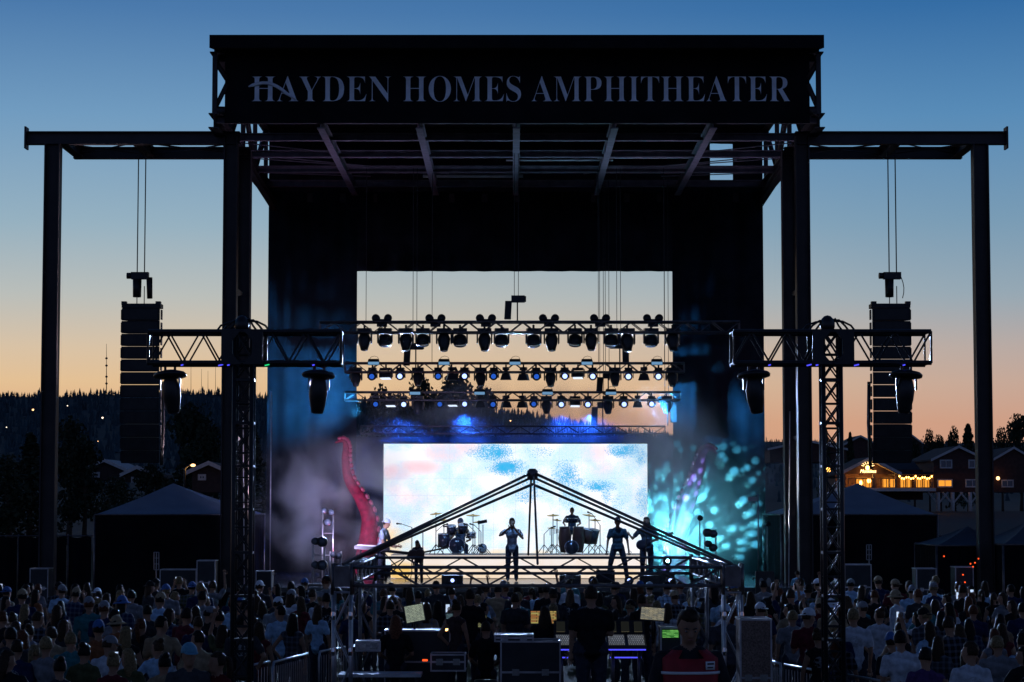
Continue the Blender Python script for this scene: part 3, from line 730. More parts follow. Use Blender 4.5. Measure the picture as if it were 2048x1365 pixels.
for i in range(ncol):
    for j in range(nrow):
        w, h = (LX1 - LX0) / ncol, (LZ1 - LZ0) / nrow; c = V((LX0 + w * (i + .5), 72.2, LZ0 + h * (j + .5)))
        o = bpy.data.objects.new('panel', MB().box(V((0, 0, 0)) + c, (w - .002, .03, h - .002)).mesh('panel', led1)); col.objects.link(o); o.parent = vw; o.location = -V(vw.location)
# header truss over the wall
def truss_thing(name, label, px0, px1, y0, y1, d, depth=.38, bay=.42, rc=.028, rb=.013, m=aludark, group=None):
    a, b = W(px0, (y0 + y1) / 2, d), W(px1, (y0 + y1) / 2, d); h = WZ(y0, d) - WZ(y1, d)
    t = thing(name, label, 'truss', (a + b) / 2, group); box_truss(t, a, b, depth, h, bay, rc, rb, m, single=False); return t, a, b, h
truss_thing('header_truss', 'dim horizontal truss just above the video wall', 722, 1330, 853, 868, 72.9, .3, .4, .022, .01)
# white drum riser with glowing front
RX0, RX1, RZ = WX(782, 69.6), WX(1292, 69.6), WZ(1110, 69.6)
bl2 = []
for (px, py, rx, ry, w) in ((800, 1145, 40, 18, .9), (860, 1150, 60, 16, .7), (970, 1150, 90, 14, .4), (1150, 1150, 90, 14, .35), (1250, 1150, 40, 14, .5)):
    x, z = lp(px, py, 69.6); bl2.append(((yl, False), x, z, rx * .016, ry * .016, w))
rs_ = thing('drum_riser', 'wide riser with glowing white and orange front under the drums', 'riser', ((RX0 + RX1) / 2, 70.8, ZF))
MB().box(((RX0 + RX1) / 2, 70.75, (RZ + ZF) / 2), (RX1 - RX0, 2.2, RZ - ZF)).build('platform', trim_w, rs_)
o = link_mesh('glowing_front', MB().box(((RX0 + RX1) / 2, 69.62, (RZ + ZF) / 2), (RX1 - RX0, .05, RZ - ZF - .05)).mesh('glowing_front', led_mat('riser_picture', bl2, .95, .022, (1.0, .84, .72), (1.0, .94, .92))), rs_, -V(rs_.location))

# ------------------------------------------------------------------ lighting fixtures (prototypes, then copies)
def aim(v, up=(0, 0, 1)): return V(v).normalized().to_track_quat('Z', 'Y').to_matrix()
def fixture(kind):
    """hangs from z=0 downwards, lens towards the audience (-y) and down"""
    t = local(thing({'egg': 'spot_light', 'wash': 'wash_light', 'beam': 'beam_light', 'dim': 'beam_light', 'strobe': 'strobe_light', 'box': 'flood_light'}[kind], '', 'stage light'))
    MB().tube((0, 0, .05), (0, 0, -.06), .03, n=6).build('clamp', blackm, t)
    if kind in ('egg', 'wash'):
        MB().box((0, 0, -.1), (.36, .26, .11)).build('base', blackp, t)
        y = MB()
        for s in (-1, 1): y.prism([(s * .17, -.05, -.14), (s * .205, -.05, -.2), (s * .205, -.05, -.42), (s * .18, -.05, -.46), (s * .165, -.05, -.42), (s * .165, -.05, -.2)], (0, .1, 0))
        y.box((0, 0, -.175), (.34, .12, .03)); y.build('yoke', blackp, t)
        if kind == 'egg':
            ax = V((.03, -.30, -1)).normalized(); h = MB().lathe(V((0, 0, -.34)) - ax * .17, ax, [(0, .07), (.04, .13), (.14, .165), (.28, .15), (.38, .115), (.46, .095)], 14).build('head', blackp, t)
            MB().lathe(V((0, 0, -.34)) + ax * .285, ax, [(0, .085), (.012, .08)], 12).build('lens', glass_d, h)
        else:
            ax = V((0, -.35, -1)).normalized(); h = MB().lathe(V((0, 0, -.36)) - ax * .14, ax, [(0, .1), (.03, .16), (.2, .17), (.27, .165)], 14).build('head', blackp, t)
            MB().lathe(V((0, 0, -.36)) + ax * .125, ax, [(0, .155), (.015, .15)], 14).build('lens', glass_d, h)
    elif kind in ('beam', 'dim'):
        MB().box((0, 0, -.09), (.24, .2, .09)).build('base', blackp, t)
        y = MB()
        for s in (-1, 1): y.box((s * .145, 0, -.25), (.025, .08, .24))
        y.box((0, 0, -.14), (.3, .09, .025)); y.build('yoke', blackp, t)
        ax = V((0, -1, -.12)).normalized(); c = V((0, 0, -.31)); h = MB().lathe(c - ax * -.14, ax, [(-.3, .08), (-.24, .125), (0, .13)], 14).build('head', blackp, t)
        MB().lathe(c + ax * .142, ax, [(0, .08), (.02, .07), (.03, .04)], 14).build('lens', lens_w if kind == 'beam' else lens_b, h)
    elif kind == 'strobe':
        MB().box((0, 0, -.09), (.34, .2, .08)).build('base', blackp, t)
        y = MB()
        for s in (-1, 1): y.box((s * .2, 0, -.22), (.025, .08, .24))
        y.build('yoke', blackp, t)
        h = MB().prism([(0, -.07, -.17), (0, -.1, -.34), (0, .08, -.38), (0, .1, -.2)], (.34, 0, 0)); h.v = [(p[0] - .17, p[1], p[2]) for p in h.v]; h = h.build('head', blackp, t)
        MB().prism([(-.15, -.1, -.352), (.15, -.1, -.352), (.15, .06, -.388), (-.15, .06, -.388)], (0, -.006, -.018)).build('lamp_face', strobe_w, h)
    else:
        MB().box((0, 0, -.08), (.2, .18, .1)).build('base', blackp, t)
        MB().box((0, 0, -.19), (.12, .1, .12)).build('yoke', blackp, t)
        h = MB(); h.prism([(-.11, -.11, -.24), (.11, -.11, -.24), (.17, -.14, -.44), (-.17, -.14, -.44)], (0, .24, 0)); h.build('head', blackp, t)
    return t
strobe_w = emit('lit_strobe_white', (.7, .8, 1.0), 1.3)
PROTO = {}
KN = {'egg': 'pear-shaped black spotlight', 'wash': 'round-headed black wash light', 'beam': 'lit white-blue beam light', 'dim': 'dim blue beam light', 'strobe': 'strobe with white underside', 'box': 'flared square flood light'}
def hang(kind, p, label, s=1.0, rz=0.0, group=None):
    if kind not in PROTO: PROTO[kind] = fixture(kind); o = PROTO[kind]
    else: o = copy_tree(PROTO[kind])
    o.location = p; o.scale = (s, s, s); o.rotation_euler = (0, 0, rz); o['label'] = label; o['group'] = group
    return o
def hang_row(rows, row, ychord, d, s):
    for kind in dict.fromkeys(k for k, _ in rows):
        xs_ = sorted(x for k, x in rows if k == kind)
        for i, x in enumerate(xs_):
            rz = random.uniform(-.35, .35) if kind in ('box', 'strobe') else random.uniform(-.12, .12)
            hang(kind, W(x, ychord, d), f'{KN[kind]} under {row} truss, {ordn(i, len(xs_))}', s * random.uniform(.97, 1.03), rz, f'stage lights on the {row} truss')
D1, D2, D3 = 66.5, 70.5, 73.4
truss_thing('light_truss', 'top light truss carrying pear-shaped spots across the stage opening', 640, 1478, 645, 666, D1, .4, .4, .036, .017, aludark, 'light trusses over the stage')
truss_thing('light_truss', 'middle light truss across the stage opening', 690, 1368, 727, 745, D2, .35, .36, .032, .015, aludark, 'light trusses over the stage')
truss_thing('light_truss', 'lowest light truss across the stage opening', 690, 1360, 785, 801, D3, .35, .36, .032, .015, aludark, 'light trusses over the stage')
hang_row([('egg', x) for x in (729, 812, 888, 969, 1103, 1182, 1254, 1345)] + [('wash', x) for x in (770, 846, 920, 1003, 1067, 1150, 1222, 1302)], 'top', 654, D1, 1.14)
hang_row([('dim', x) for x in (745, 876, 988, 1072)] + [('beam', x) for x in (801, 930, 1129, 1185, 1257, 1317)] + [('egg', x) for x in (712, 836, 961, 1101, 1230, 1344)] + [('strobe', x) for x in (772, 1156)] + [('box', x) for x in (903, 1012, 1047, 1288)], 'middle', 733, D2, 1.0)
hang_row([('dim', x) for x in (752, 879, 986, 1068)] + [('beam', x) for x in (807, 930, 1122, 1176, 1247, 1303)] + [('egg', x) for x in (836, 1093, 1216, 1333)] + [('strobe', x) for x in (782, 906, 1150)] + [('box', x) for x in (960, 1012, 1045, 1275)], 'lowest', 790, D3, .97)
xs_ = (764, 871, 972, 1098, 1200, 1306)
for i, x in enumerate(xs_):
    c = W(x, 645, D1); t = thing('twin_blinder', f'pair of round blinder lamps standing up on top truss, {ordn(i, 6)}', 'stage light', c, 'blinders on the top truss')
    MB().box(c + V((0, 0, -.02)), (.3, .2, .22)).build('bracket', blackp, t)
    for s in (-1, 1):
        MB().lathe(c + V((s * .155, .1, .10)), (s * .15, -1, .1), [(0, .07), (.05, .115), (.2, .12)], 14).build('lamp', blackp, t)
        MB().tube(c + V((s * .14, 0, 0)), c + V((s * .155, .02, .08)), .03, n=5).build('arm', blackp, t)
for row, dd, yy, xs_ in (('middle', D2, 727, (747, 888, 1030, 1174, 1314)), ('lowest', D3, 787, (830, 959, 1095, 1222))):
    for i, x in enumerate(xs_):
        c = W(x, yy, dd - .3); t = thing('strobe_bar', f'pale blue strobe bar sitting on {row} truss, {ordn(i, len(xs_))}', 'stage light', c, f'strobe bars on the {row} truss')
        MB().prism([c + V((-.18, -.02, .06)), c + V((.18, -.02, .06)), c + V((.16, .04, .14)), c + V((-.16, .04, .14))], (0, .16, 0)).build('hood', blackp, t)
        MB().box(c + V((0, .07, 0)), (.36, .12, .11)).build('housing', blackp, t)
        MB().box(c, (.34, .02, .09)).build('lamp_face', strobe_l, t)
        MB().path([c + V((.02 + .14 * math.cos(a), .05, .13 + .1 * math.sin(a))) for a in (0, .8, 1.57, 2.4, 3.1)], .008, 4).build('cable', blackp, t)
# chain hoists over the stage and their chains
def hoist(px, py, d, label, h=.5, bag=True, ztop=None, cable=None, side=-1, tall=True):
    c = W(px, py, d); t = thing('chain_hoist', label, 'chain hoist', c, 'chain hoists over the stage')
    MB().box(c + V((side * -.06, 0, h / 2)), (.4, .22, .2)).build('motor', blackp, t)
    MB().tube(c + V((side * -.2, 0, h / 2)), c + V((side * -.3, 0, h / 2)), .09, n=8).build('motor_cap', blackp, t)
    if bag: MB().prism([c + V((side * .22 - .1, -.09, h / 2 - .06)), c + V((side * .22 + .1, -.09, h / 2 - .06)), c + V((side * .24 + .09, -.08, -h)), c + V((side * .24 - .11, -.08, -h))], (0, .2, 0)).build('chain_bag', blackm, t)
    for s in (-.05, .07): MB().tube(c + V((s, 0, h / 2 + .08)), V((c.x + s, c.y, ztop or ZS)), .012, n=4).build('chain', wire, t)
    MB().tube(c + V((.04, 0, h / 2 - .08)), c + V((.04, 0, -h - .1)), .022, n=5).build('hook_chain', wire, t)
    return t
hoist(1032, 612, D1, 'chain hoist hanging above the middle of the top truss', .4)
hoist(829, 706, D2, 'chain hoist left over the middle truss', .4); hoist(1237, 704, D2, 'chain hoist right over the middle truss', .4, side=1)
hoist(1214, 762, D3, 'small chain hoist right over the lowest truss', .35); hoist(1203, 826, D3 + .6, 'dark chain hoist under the lowest truss, left of two', .5); hoist(1333, 815, D3 + .6, 'dark chain hoist at the right edge of the stage opening', .5, side=1)
for i, (px, y1) in enumerate(((732, 645), (864, 727), (1197, 727), (1329, 727))):
    a, b = W(px, 500, D2), W(px, y1, D2); o = MB().tube((0, 0, 0), (0, 0, ZS - b.z), .012, n=4).build('steel_cable', wire); o.location = b
    tag(o, f'thin suspension cable hanging in the stage opening, {ordn(i, 4)}', 'cable', 'suspension cables')

# ------------------------------------------------------------------ hanging speaker arrays
def line_array(px, label, s):
    d = 64.6; top = W(px, 611, d); t = thing('line_array', label, 'speaker array', (top.x, d, top.z), 'hanging speaker arrays')
    MB().box(top + V((0, 0, -.03)), (1.12, .5, .12)).build('fly_frame', blackm, t)
    for q in (-1, 1): MB().box(top + V((q * .49, -.2, .04)), (.14, .2, .1)).build('frame_lug', blackm, t)
    p = top + V((0, .0, -.11)); ang = 0.0; pitch = .367
    for k in range(12):
        gap = .015 if k < 7 else .004
        M = Matrix.Rotation(ang, 3, 'X'); h = pitch - gap
        pts = [V((-.55, -.28, 0)), V((.55, -.28, 0)), V((.55, -.28, -h)), V((-.55, -.28, -h))]
        back = [V((-.44, .3, -.03)), V((.44, .3, -.03)), V((.44, .3, -h + .03)), V((-.44, .3, -h + .03))]
        q = MB().add([p + M @ v for v in pts + back], [(3, 2, 1, 0), (4, 5, 6, 7), (0, 1, 5, 4), (1, 2, 6, 5), (2, 3, 7, 6), (3, 0, 4, 7)]).build('cabinet', cabm, t)
        for s2 in (-1, 1): MB().box(p + M @ V((s2 * .57, -.1, -h / 2)), (.03, .2, h * .8), M).build('rigging_plate', blackm, q)
        MB().box(p + M @ V((0, -.29, -h / 2)), (.95, .012, h * .8), M).build('grille', blackm, q)
        p = p + M @ V((0, 0, -pitch)); ang += .0 if k < 6 else .035
    MB().path([top + V((s * .6, .1, -2.2)), top + V((s * .62, .15, -3.4)), top + V((s * .58, .1, -4.6))], .05, 6).build('cable_bundle', aludark, t)
    c = W(px + 5 * -s, 552, d)
    MB().box(c, (.5, .22, .2)).build('hoist_motor', blackp, t); MB().tube(c + V((-.25, 0, 0)), c + V((-.38, 0, 0)), .09, n=8).build('motor_cap', blackp, t)
    MB().tube(c + V((-.08, 0, -.1)), c + V((-.08, 0, -.62)), .13, .12, 8).build('chain_bag', blackm, t)
    if s > 0: MB().tube(c + V((.27, 0, -.05)), c + V((.29, 0, -.66)), .09, .08, 8).build('chain_bag', blackm, t)
    else: MB().path([c + V((.2 + .14 * math.sin(a * .8), 0, .1 - .75 * a / 3)) for a in (0, .6, 1.2, 1.8, 2.4, 3)], .015, 4).build('cable_loop', blackp, t)
    for q in (-.08, .13):
        MB().tube(c + V((q, 0, .08)), V((c.x + q, d, WZ(300, d))), .018, n=5).build('chain', wire, t)
        MB().tube(c + V((q, 0, -.3)), V((c.x + q, d, top.z)), .016, n=4).build('hook_chain', wire, t)
line_array(285, 'tall curved black speaker array hanging left of the stage', 1)
line_array(1779, 'tall curved black speaker array hanging right of the stage', -1)

# ------------------------------------------------------------------ T-shaped light towers in the crowd
def t_tower(cx, px0, px1, label, side):
    d = 32.5; b = W(cx, 697, d); t = thing('light_tower', label, 'light tower', (b.x, d, 0), 'T-shaped light towers')
    box_truss(t, (b.x, d, .05), (b.x, d, b.z + .26), .25, .25, .36, .033, .012, blackm, up=(0, 1, 0), xbrace=True)
    for k in range(9): MB().box((b.x, d, .4 + k * .62), (.3, .3, .035)).build('tower_collar', blackm, t)
    MB().box((b.x, d, .025), (1.0, 1.0, .05)).build('base_plate', blackm, t)
    a, c = W(px0 + 4, 697, d), W(px1 - 4, 697, d)
    box_truss(t, a, c, .5, .45, .25, .034, .014, blackm)
    for q in (-1, 1):
        MB().box((b.x + q * .22, d - .29, b.z), (.16, .02, .5)).build('sleeve_plate', blackm, t); MB().box((b.x + q * .22, d + .29, b.z), (.16, .02, .5)).build('sleeve_plate', blackm, t)
        for z in (-1, 1): MB().prism([(b.x + q * .14, d - .295, b.z + z * .25), (b.x + q * .14, d - .295, b.z + z * .1), (b.x + q * .01, d - .295, b.z + z * .25)], (0, .02, 0)).build('corner_gusset', blackm, t)
    for e in (a, c):
        for z in (-1, 1): MB().prism([e + V((0, -.24, z * .23)), e + V((0, -.24, z * .02)), e + V((0, -.03, z * .23))], (.02, 0, 0)).build('end_gusset', blackm, t)
    hd = MB().ell((b.x - .04, d, b.z + .34), (.11, .13, .14), None, 10, 7).build('hoist_motor', blackp, t)
    for k in range(6):
        s = -1 if k % 2 else 1; w = .12 + .045 * k
        MB().path([V((b.x + s * .02, d - .05 + k * .03, b.z + .4)), V((b.x + s * w * .6, d, b.z + .43 - .01 * k)), V((b.x + s * w, d, b.z + .33)), V((b.x + s * (w + .06), d, b.z + .25))], .016, 5).build('cable', blackp, t)
    for k, (f, m_) in enumerate(((.18, led_glint_blue), (.38, led_glint_blue), (.42, led_glint_blue), (.62, led_glint_green if side < 0 else led_glint_blue), (.86, led_glint_blue))):
        c2 = a.lerp(c, f) + V((0, -.27, -.26)); MB().box(c2, (.07 if k % 2 else .035, .02, .018), Matrix.Rotation(-.25, 3, 'Y')).build('painted_glint', m_, t)  # added glowing chips stand in for light glinting on the lower chord
    for k, (x, lb) in enumerate(((340, 'left'), (638, 'right')) if side < 0 else ((1507, 'left'), (1812, 'right'))):
        p = W(x, 735, d - .1); f = thing('hooded_spotlight', f'large hooded spotlight hanging under {lb} end of {"left" if side < 0 else "right"} light tower', 'spotlight', p, 'hooded spotlights on the towers')
        for q in (-.07, .07): MB().tube(p + V((q, 0, .02)), p + V((q, 0, -.08)), .02, n=5).build('clamp', blackm, f)
        MB().lathe(p + V((0, 0, -.05)), (.06 * (-1 if k else 1), -.12, -1), [(0, .1), (.03, .21), (.06, .24), (.09, .235), (.1, .16)], 18).build('rain_hood', blackp, f)
        for q in (-1, 1): MB().box(p + V((q * .14, 0, -.22)), (.025, .06, .22)).build('yoke_arm', blackp, f)
        ax = V((.1 if (k == 0) else -.05, .12, -1)).normalized()
        h = MB().lathe(p + V((0, 0, -.13)), ax, [(0, .06), (.06, .10), (.2, .135), (.34, .125), (.48, .095), (.53, .085)], 16).build('head', blackp, f)
        MB().lathe(p + V((0, 0, -.13)) + ax * .53, ax, [(0, .075), (.012, .07)], 12).build('lens', glass_d, h)
t_tower(489, 297, 688, 'left T-shaped lattice light tower rising from the crowd', -1)
t_tower(1661, 1460, 1860, 'right T-shaped lattice light tower rising from the crowd', 1)

# ------------------------------------------------------------------ mixing tent frame
FD, FB, FLX, FRX = 34.5, 40.5, WX(686, 34.5), WX(1463, 34.5)
ZP, ZB0, ZB1 = .42, 2.33, 2.61
ft = thing('mixing_tent', 'bare aluminium truss tent frame over the sound desks', 'tent frame', ((FLX + FRX) / 2, 37.5, 0))
cor = {(x, y): (FLX if x < 0 else FRX, FD if y < 0 else FB) for x in (-1, 1) for y in (-1, 1)}
for (sx_, sy_), (x, y) in cor.items():
    box_truss(ft, (x, y, .03), (x, y, ZB0 - .1), .26, .26, .52, .024, .012, alu if sy_ < 0 else aludark, up=(0, 1, 0))
    MB().box((x, y, .015), (.6, .6, .03)).build('base_plate', aludark, ft)
    cb = MB()
    for i in (-1, 1):
        for j in (-1, 1): cb.tube((x + i * .145, y + j * .145, ZB0 - .13), (x + i * .145, y + j * .145, ZB1 + .06), .025, n=6)
        cb.box((x, y + i * .147, ZB0 + .14), (.24, .012, .3)); cb.box((x + i * .147, y, ZB0 + .14), (.012, .24, .3))
    cb.build('corner_sleeve', aludark, ft)
    if sy_ < 0:
        for z in (.2, .74, 1.28, 1.82):
            for i in (-1, 1): MB().lathe((x + i * .13, y - .13, z), (0, 0, 1), [(0, .027), (.06, .034), (.12, .027)], 8).build('coupler', chrome, ft)
zc = (ZB0 + ZB1) / 2
for y in (FD, FB): box_truss(ft, (FLX + .16, y, zc), (FRX - .16, y, zc), .26, ZB1 - ZB0, .5, .022, .011, aludark)
for x in (FLX, FRX): box_truss(ft, (x, FD + .16, zc), (x, FB - .16, zc), .26, ZB1 - ZB0, .5, .022, .011, aludark)
ap = W(1065, 945, 37.5)
tubes = [(cor[(i, j)][0], cor[(i, j)][1]) for i in (-1, 1) for j in (-1, 1)] + [(ap.x, FD), (ap.x, FB), (FLX, 37.5), (FRX, 37.5)]
for (x, y) in tubes:
    k = tubes.index((x, y)); far = y > 40; r_ = .024 if k < 4 else (.02 if k > 5 else .018); dz = -.20 if (far and k < 4) else (-.08 if k > 5 else 0)
    xo = (.05 if y < 36 else -.05) if k in (4, 5) else 0
    MB().tube((x + xo, y, ZB1 + .05), ap + V((xo * .4, 0, dz)), r_, n=8).build('roof_tube', aludark, ft)
MB().lathe(ap + V((0, 0, -.13)), (0, 0, 1), [(0, .06), (.03, .09), (.15, .09), (.19, .05)], 10).build('apex_hub', aludark, ft)

# ------------------------------------------------------------------ mixing desk platform and gear
pf = thing('mixing_platform', 'low dark platform under the mixing desks', 'platform', ((FLX + FRX) / 2, 37, 0))
for i in range(3):
    for j in range(3):
        MB().box((FLX + .55 + (FRX - FLX - .7) * (i + .5) / 3 - .1, 33.2 + 6.6 * (j + .5) / 3, ZP - .05), ((FRX - FLX - .7) / 3 - .01, 2.19, .1)).build('deck_panel', deckside, pf)
for i in range(4):
    for j in range(4): MB().tube((FLX + .5 + (FRX - FLX - .9) * i / 3, 33.3 + 6.4 * j / 3, 0), (FLX + .5 + (FRX - FLX - .9) * i / 3, 33.3 + 6.4 * j / 3, ZP - .1), .03, n=6).build('leg', aludark, pf)
def screen_mat(name, c, s, rows, accent=None, cols=14):
    m = bpy.data.materials.new(name); m.use_nodes = True; nt = m.node_tree; nt.nodes.clear(); L = nt.links
    o = nt.nodes.new('ShaderNodeOutputMaterial'); e = nt.nodes.new('ShaderNodeEmission'); L.new(e.outputs[0], o.inputs[0])
    t = nt.nodes.new('ShaderNodeTexCoord'); br = nt.nodes.new('ShaderNodeTexBrick'); L.new(t.outputs['Generated'], br.inputs['Vector'])
    mp = nt.nodes.new('ShaderNodeMapping'); mp.inputs['Rotation'].default_value = (math.pi / 2, 0, 0) if cols == 14 else (0, 0, 0); L.new(t.outputs['Generated'], mp.inputs[0]); L.new(mp.outputs[0], br.inputs['Vector'])
    br.inputs['Scale'].default_value = rows; br.inputs['Color1'].default_value = tuple(c) + (1,); br.inputs['Color2'].default_value = tuple(accent or [x * .4 for x in c]) + (1,)
    br.inputs['Mortar'].default_value = tuple(x * .12 for x in c) + (1,); br.inputs['Mortar Size'].default_value = .06; br.inputs['Row Height'].default_value = .5; br.inputs['Brick Width'].default_value = 1.3; br.offset = .3
    L.new(br.outputs[0], e.inputs[0]); e.inputs[1].default_value = s; return m
def monitor(px, py, w, h, d, label, m_, roll=0.0, tilt=.15, yaw=0.0, stand=True):
    c = W(px, py, d); t = thing('monitor', label, 'screen', c, 'screens at the mixing desks', 0)
    M = Matrix.Rotation(yaw, 3, 'Z') @ Matrix.Rotation(roll, 3, 'Y') @ Matrix.Rotation(-tilt, 3, 'X')
    MB().box(c + M @ V((0, .02, 0)), (w + .03, .03, h + .03), M).build('bezel', blackp, t)
    f = link_mesh('display', MB().box((0, 0, 0), (w, .004, h)).mesh('display', m_), t, c + M @ V((0, -.001, 0)) - org(t)); f.rotation_euler = M.to_euler()
    if stand: MB().tube(c + V((0, .05, -h / 2 + .05)), c + V((0, .05, -h / 2 - .3)), .02, n=6).build('stand', blackm, t)
    return t
monitor(829, 1227, .30, .27, 37, 'tilted pale monitor with text rows on the left desk', screen_mat('mon_left', (.62, .72, .55), .5, 6, (.4, .48, .4)), -.18)
monitor(1305, 1228, .38, .2, 36.6, 'cream monitor with level meters leaning right of the console', screen_mat('mon_right', (.7, .62, .42), .48, 7, (.3, .32, .3)), .06, .25, -.25)
monitor(1087, 1235, .43, .21, 38, 'yellow monitor behind a seated dark-haired person', screen_mat('mon_yellow', (.75, .68, .22), .5, 4, (.6, .22, .08)))
monitor(963, 1243, .16, .2, 38.5, 'small yellow-green laptop screen between two standing people', screen_mat('mon_small', (.6, .6, .3), .35, 5))
monitor(899, 1233, .11, .09, 38.5, 'tiny bluish screen left of a bare-armed person', screen_mat('mon_tiny', (.3, .5, .6), .3, 4))
def fader_mat():
    m, nt, b = nmat('console_faders'); t = nt.nodes.new('ShaderNodeTexCoord'); br = nt.nodes.new('ShaderNodeTexBrick'); nt.links.new(t.outputs['Object'], br.inputs['Vector'])
    br.inputs['Scale'].default_value = 9; br.inputs['Color1'].default_value = (.8, .8, .75, 1); br.inputs['Color2'].default_value = (.5, .5, .46, 1); br.inputs['Mortar'].default_value = (.02, .02, .02, 1)
    br.inputs['Mortar Size'].default_value = .04; br.inputs['Brick Width'].default_value = .3; br.inputs['Row Height'].default_value = .7
    nt.links.new(br.outputs[0], b.inputs['Base Color']); nt.links.new(br.outputs[0], b.inputs['Emission Color']); b.inputs['Emission Strength'].default_value = .14; return m
fad = fader_mat()
def console(px0, px1, label, d=36.2, lit=True):
    x0, x1 = WX(px0, d), WX(px1, d); z = 1.28; t = thing('mixing_console', label, 'mixing console', ((x0 + x1) / 2, d, ZP), 'mixing consoles'); w = x1 - x0; xm = (x0 + x1) / 2
    pr = [(x0, d - .3, z), (x0, d - .3, z + .05), (x0, d + .15, z + .2), (x0, d + .38, z + .42), (x0, d + .44, z + .4), (x0, d + .44, z)]
    MB().prism(pr, (w, 0, 0)).build('body', blackp, t)
    M = Matrix.Rotation(math.atan2(.15, .45), 3, 'X')
    for i in range(2):
        f = link_mesh('fader_bank', MB().box((0, 0, 0), (w / 2 - .06, .4, .012)).mesh('fader_bank', fad), t, V((x0 + w * (i + .5) / 2, d - .08, z + .132)) - org(t)); f.rotation_euler = M.to_euler()
    M2 = Matrix.Rotation(math.atan2(.22, .23), 3, 'X')
    for i in range(3):
        f = link_mesh('meter_screen', MB().box((0, 0, 0), (w / 3 - .08, .22, .01)).mesh('meter_screen', MATS.get('cmet') or MATS.setdefault('cmet', screen_mat('console_meters', (.5, .55, .5), .16, 8, (.8, .6, .2)))), t, V((x0 + w * (i + .5) / 3, d + .26, z + .322)) - org(t)); f.rotation_euler = M2.to_euler()
    MB().box((xm, d - .31, z - .01), (w * .96, .02, .02)).build('blue_glow_strip', led_glint_blue, t); MB().box((xm, d + .1, z - .16), (w * .8, .02, .02)).build('blue_glow_strip', led_glint_blue, t)
    for q in (x0 + .1, x1 - .1): MB().tube((q, d, ZP), (q, d, z), .03, n=6).build('leg', aludark, t); MB().box((q, d, ZP + .02), (.05, .7, .04)).build('foot', aludark, t)
    return t
console(1108, 1190, 'left mixing console half hidden by two dark figures'); console(1212, 1290, 'right mixing console with brightly lit fader rows')
def flight_case(px0, px1, y0, y1, d, label, depth=.6, m_=case_m, zb=None, split=.55):
    a, b = W(px0, y1, d), W(px1, y0, d); zb = zb if zb is not None else a.z; h = b.z - zb; w = b.x - a.x; c = V(((a.x + b.x) / 2, d + depth / 2, zb + h / 2))
    t = thing('flight_case', label, 'flight case', (c.x, c.y, zb), 'road cases'); MB().box(c, (w, depth, h)).build('shell', m_, t)
    e = .025
    for z in (-1, 1):
        for y in (-1, 1): MB().box(c + V((0, y * depth / 2, z * h / 2)), (w + e, e, e)).build('edge_profile', alu, t)
        for x in (-1, 1): MB().box(c + V((x * w / 2, 0, z * h / 2)), (e, depth - e, e)).build('edge_profile', alu, t)
    for x in (-1, 1): MB().box(c + V((x * w / 2, -depth / 2, 0)), (e, e, h - e)).build('edge_profile', alu, t)
    MB().box(c + V((0, -depth / 2 - .004, h * (split - .5))), (w - e, .014, .03)).build('lid_joint', alu, t)
    for x in (-.25, .25):
        MB().box(c + V((x * w, -depth / 2 - .008, h * (split - .5))), (.11, .02, .1)).build('latch', chrome, t)
    return t
flight_case(1002, 1120, 1284, 1372, 34.9, 'large road case with metal edges left of the standing dark man', .7, zb=ZP)
flight_case(990, 1066, 1271, 1283, 35.2, 'flat case lying on top of the large road case', .5)
flight_case(862, 930, 1310, 1342, 35.3, 'black case on the desk left of the large road case', .5)
flight_case(712, 760, 1284, 1302, 36, 'open pale equipment lid on the left desk', .4, trim_w)
flight_case(770, 900, 1262, 1330, 36.6, 'wide rack case behind the left desk', .6, zb=ZP)
flight_case(1322, 1362, 1256, 1330, 35.8, 'rack case with green display right of the console', .6, zb=ZP)
o = MB().box((0, 0, 0), (.26, .01, .12)).build('rack_display', screen_mat('rack_green', (.3, .9, .2), .6, 5, (.02, .2, .03))); o.location = W(1341, 1268, 35.75); tag(o, 'green lit rack display right of the console', 'display')
flight_case(1482, 1542, 1240, 1400, 33.2, 'tall speckled brown cabinet at right of the tent leg', .7, plym, zb=0)
t = thing('folding_table', 'long pale-edged table along the rear of the mixing tent', 'table', W(760, 1350, 34.9))
a, b = W(676, 1352, 34.9), W(842, 1352, 34.9); MB().box(((a.x + b.x) / 2, 35.2, a.z), (b.x - a.x, .7, .04)).build('table_top', trim_w, t)
for q in (a.x + .08, b.x - .08):
    for y in (34.95, 35.45): MB().tube((q, y, ZP), (q, y, a.z - .02), .02, n=6).build('leg', aludark, t)
t = thing('folding_table', 'long dark desk holding the left monitors', 'table', W(860, 1300, 36.9))
a, b = W(700, 1296, 37), W(1010, 1296, 37); MB().box(((a.x + b.x) / 2, 37.2, a.z), (b.x - a.x, .8, .05)).build('table_top', case_m, t)
for q in (a.x + .08, b.x - .08):
    for y in (36.9, 37.5): MB().tube((q, y, ZP), (q, y, a.z - .02), .02, n=6).build('leg', aludark, t)
for i, (px, py, m_, lb) in enumerate(((850, 1321, red_led, 'small red lamp on the table beside the black case'), (893, 1260, warm_bulb, 'tiny warm desk lamp in the mixing tent'), (1162, 1255, led_glint_green, 'small green indicator on the left console'))):
    o = MB().box((0, 0, 0), (.08 if i == 0 else .03, .03, .03)).build('desk_lamp', m_); o.location = W(px, py, 35.2 if i != 2 else 35.8); tag(o, lb, 'lamp')

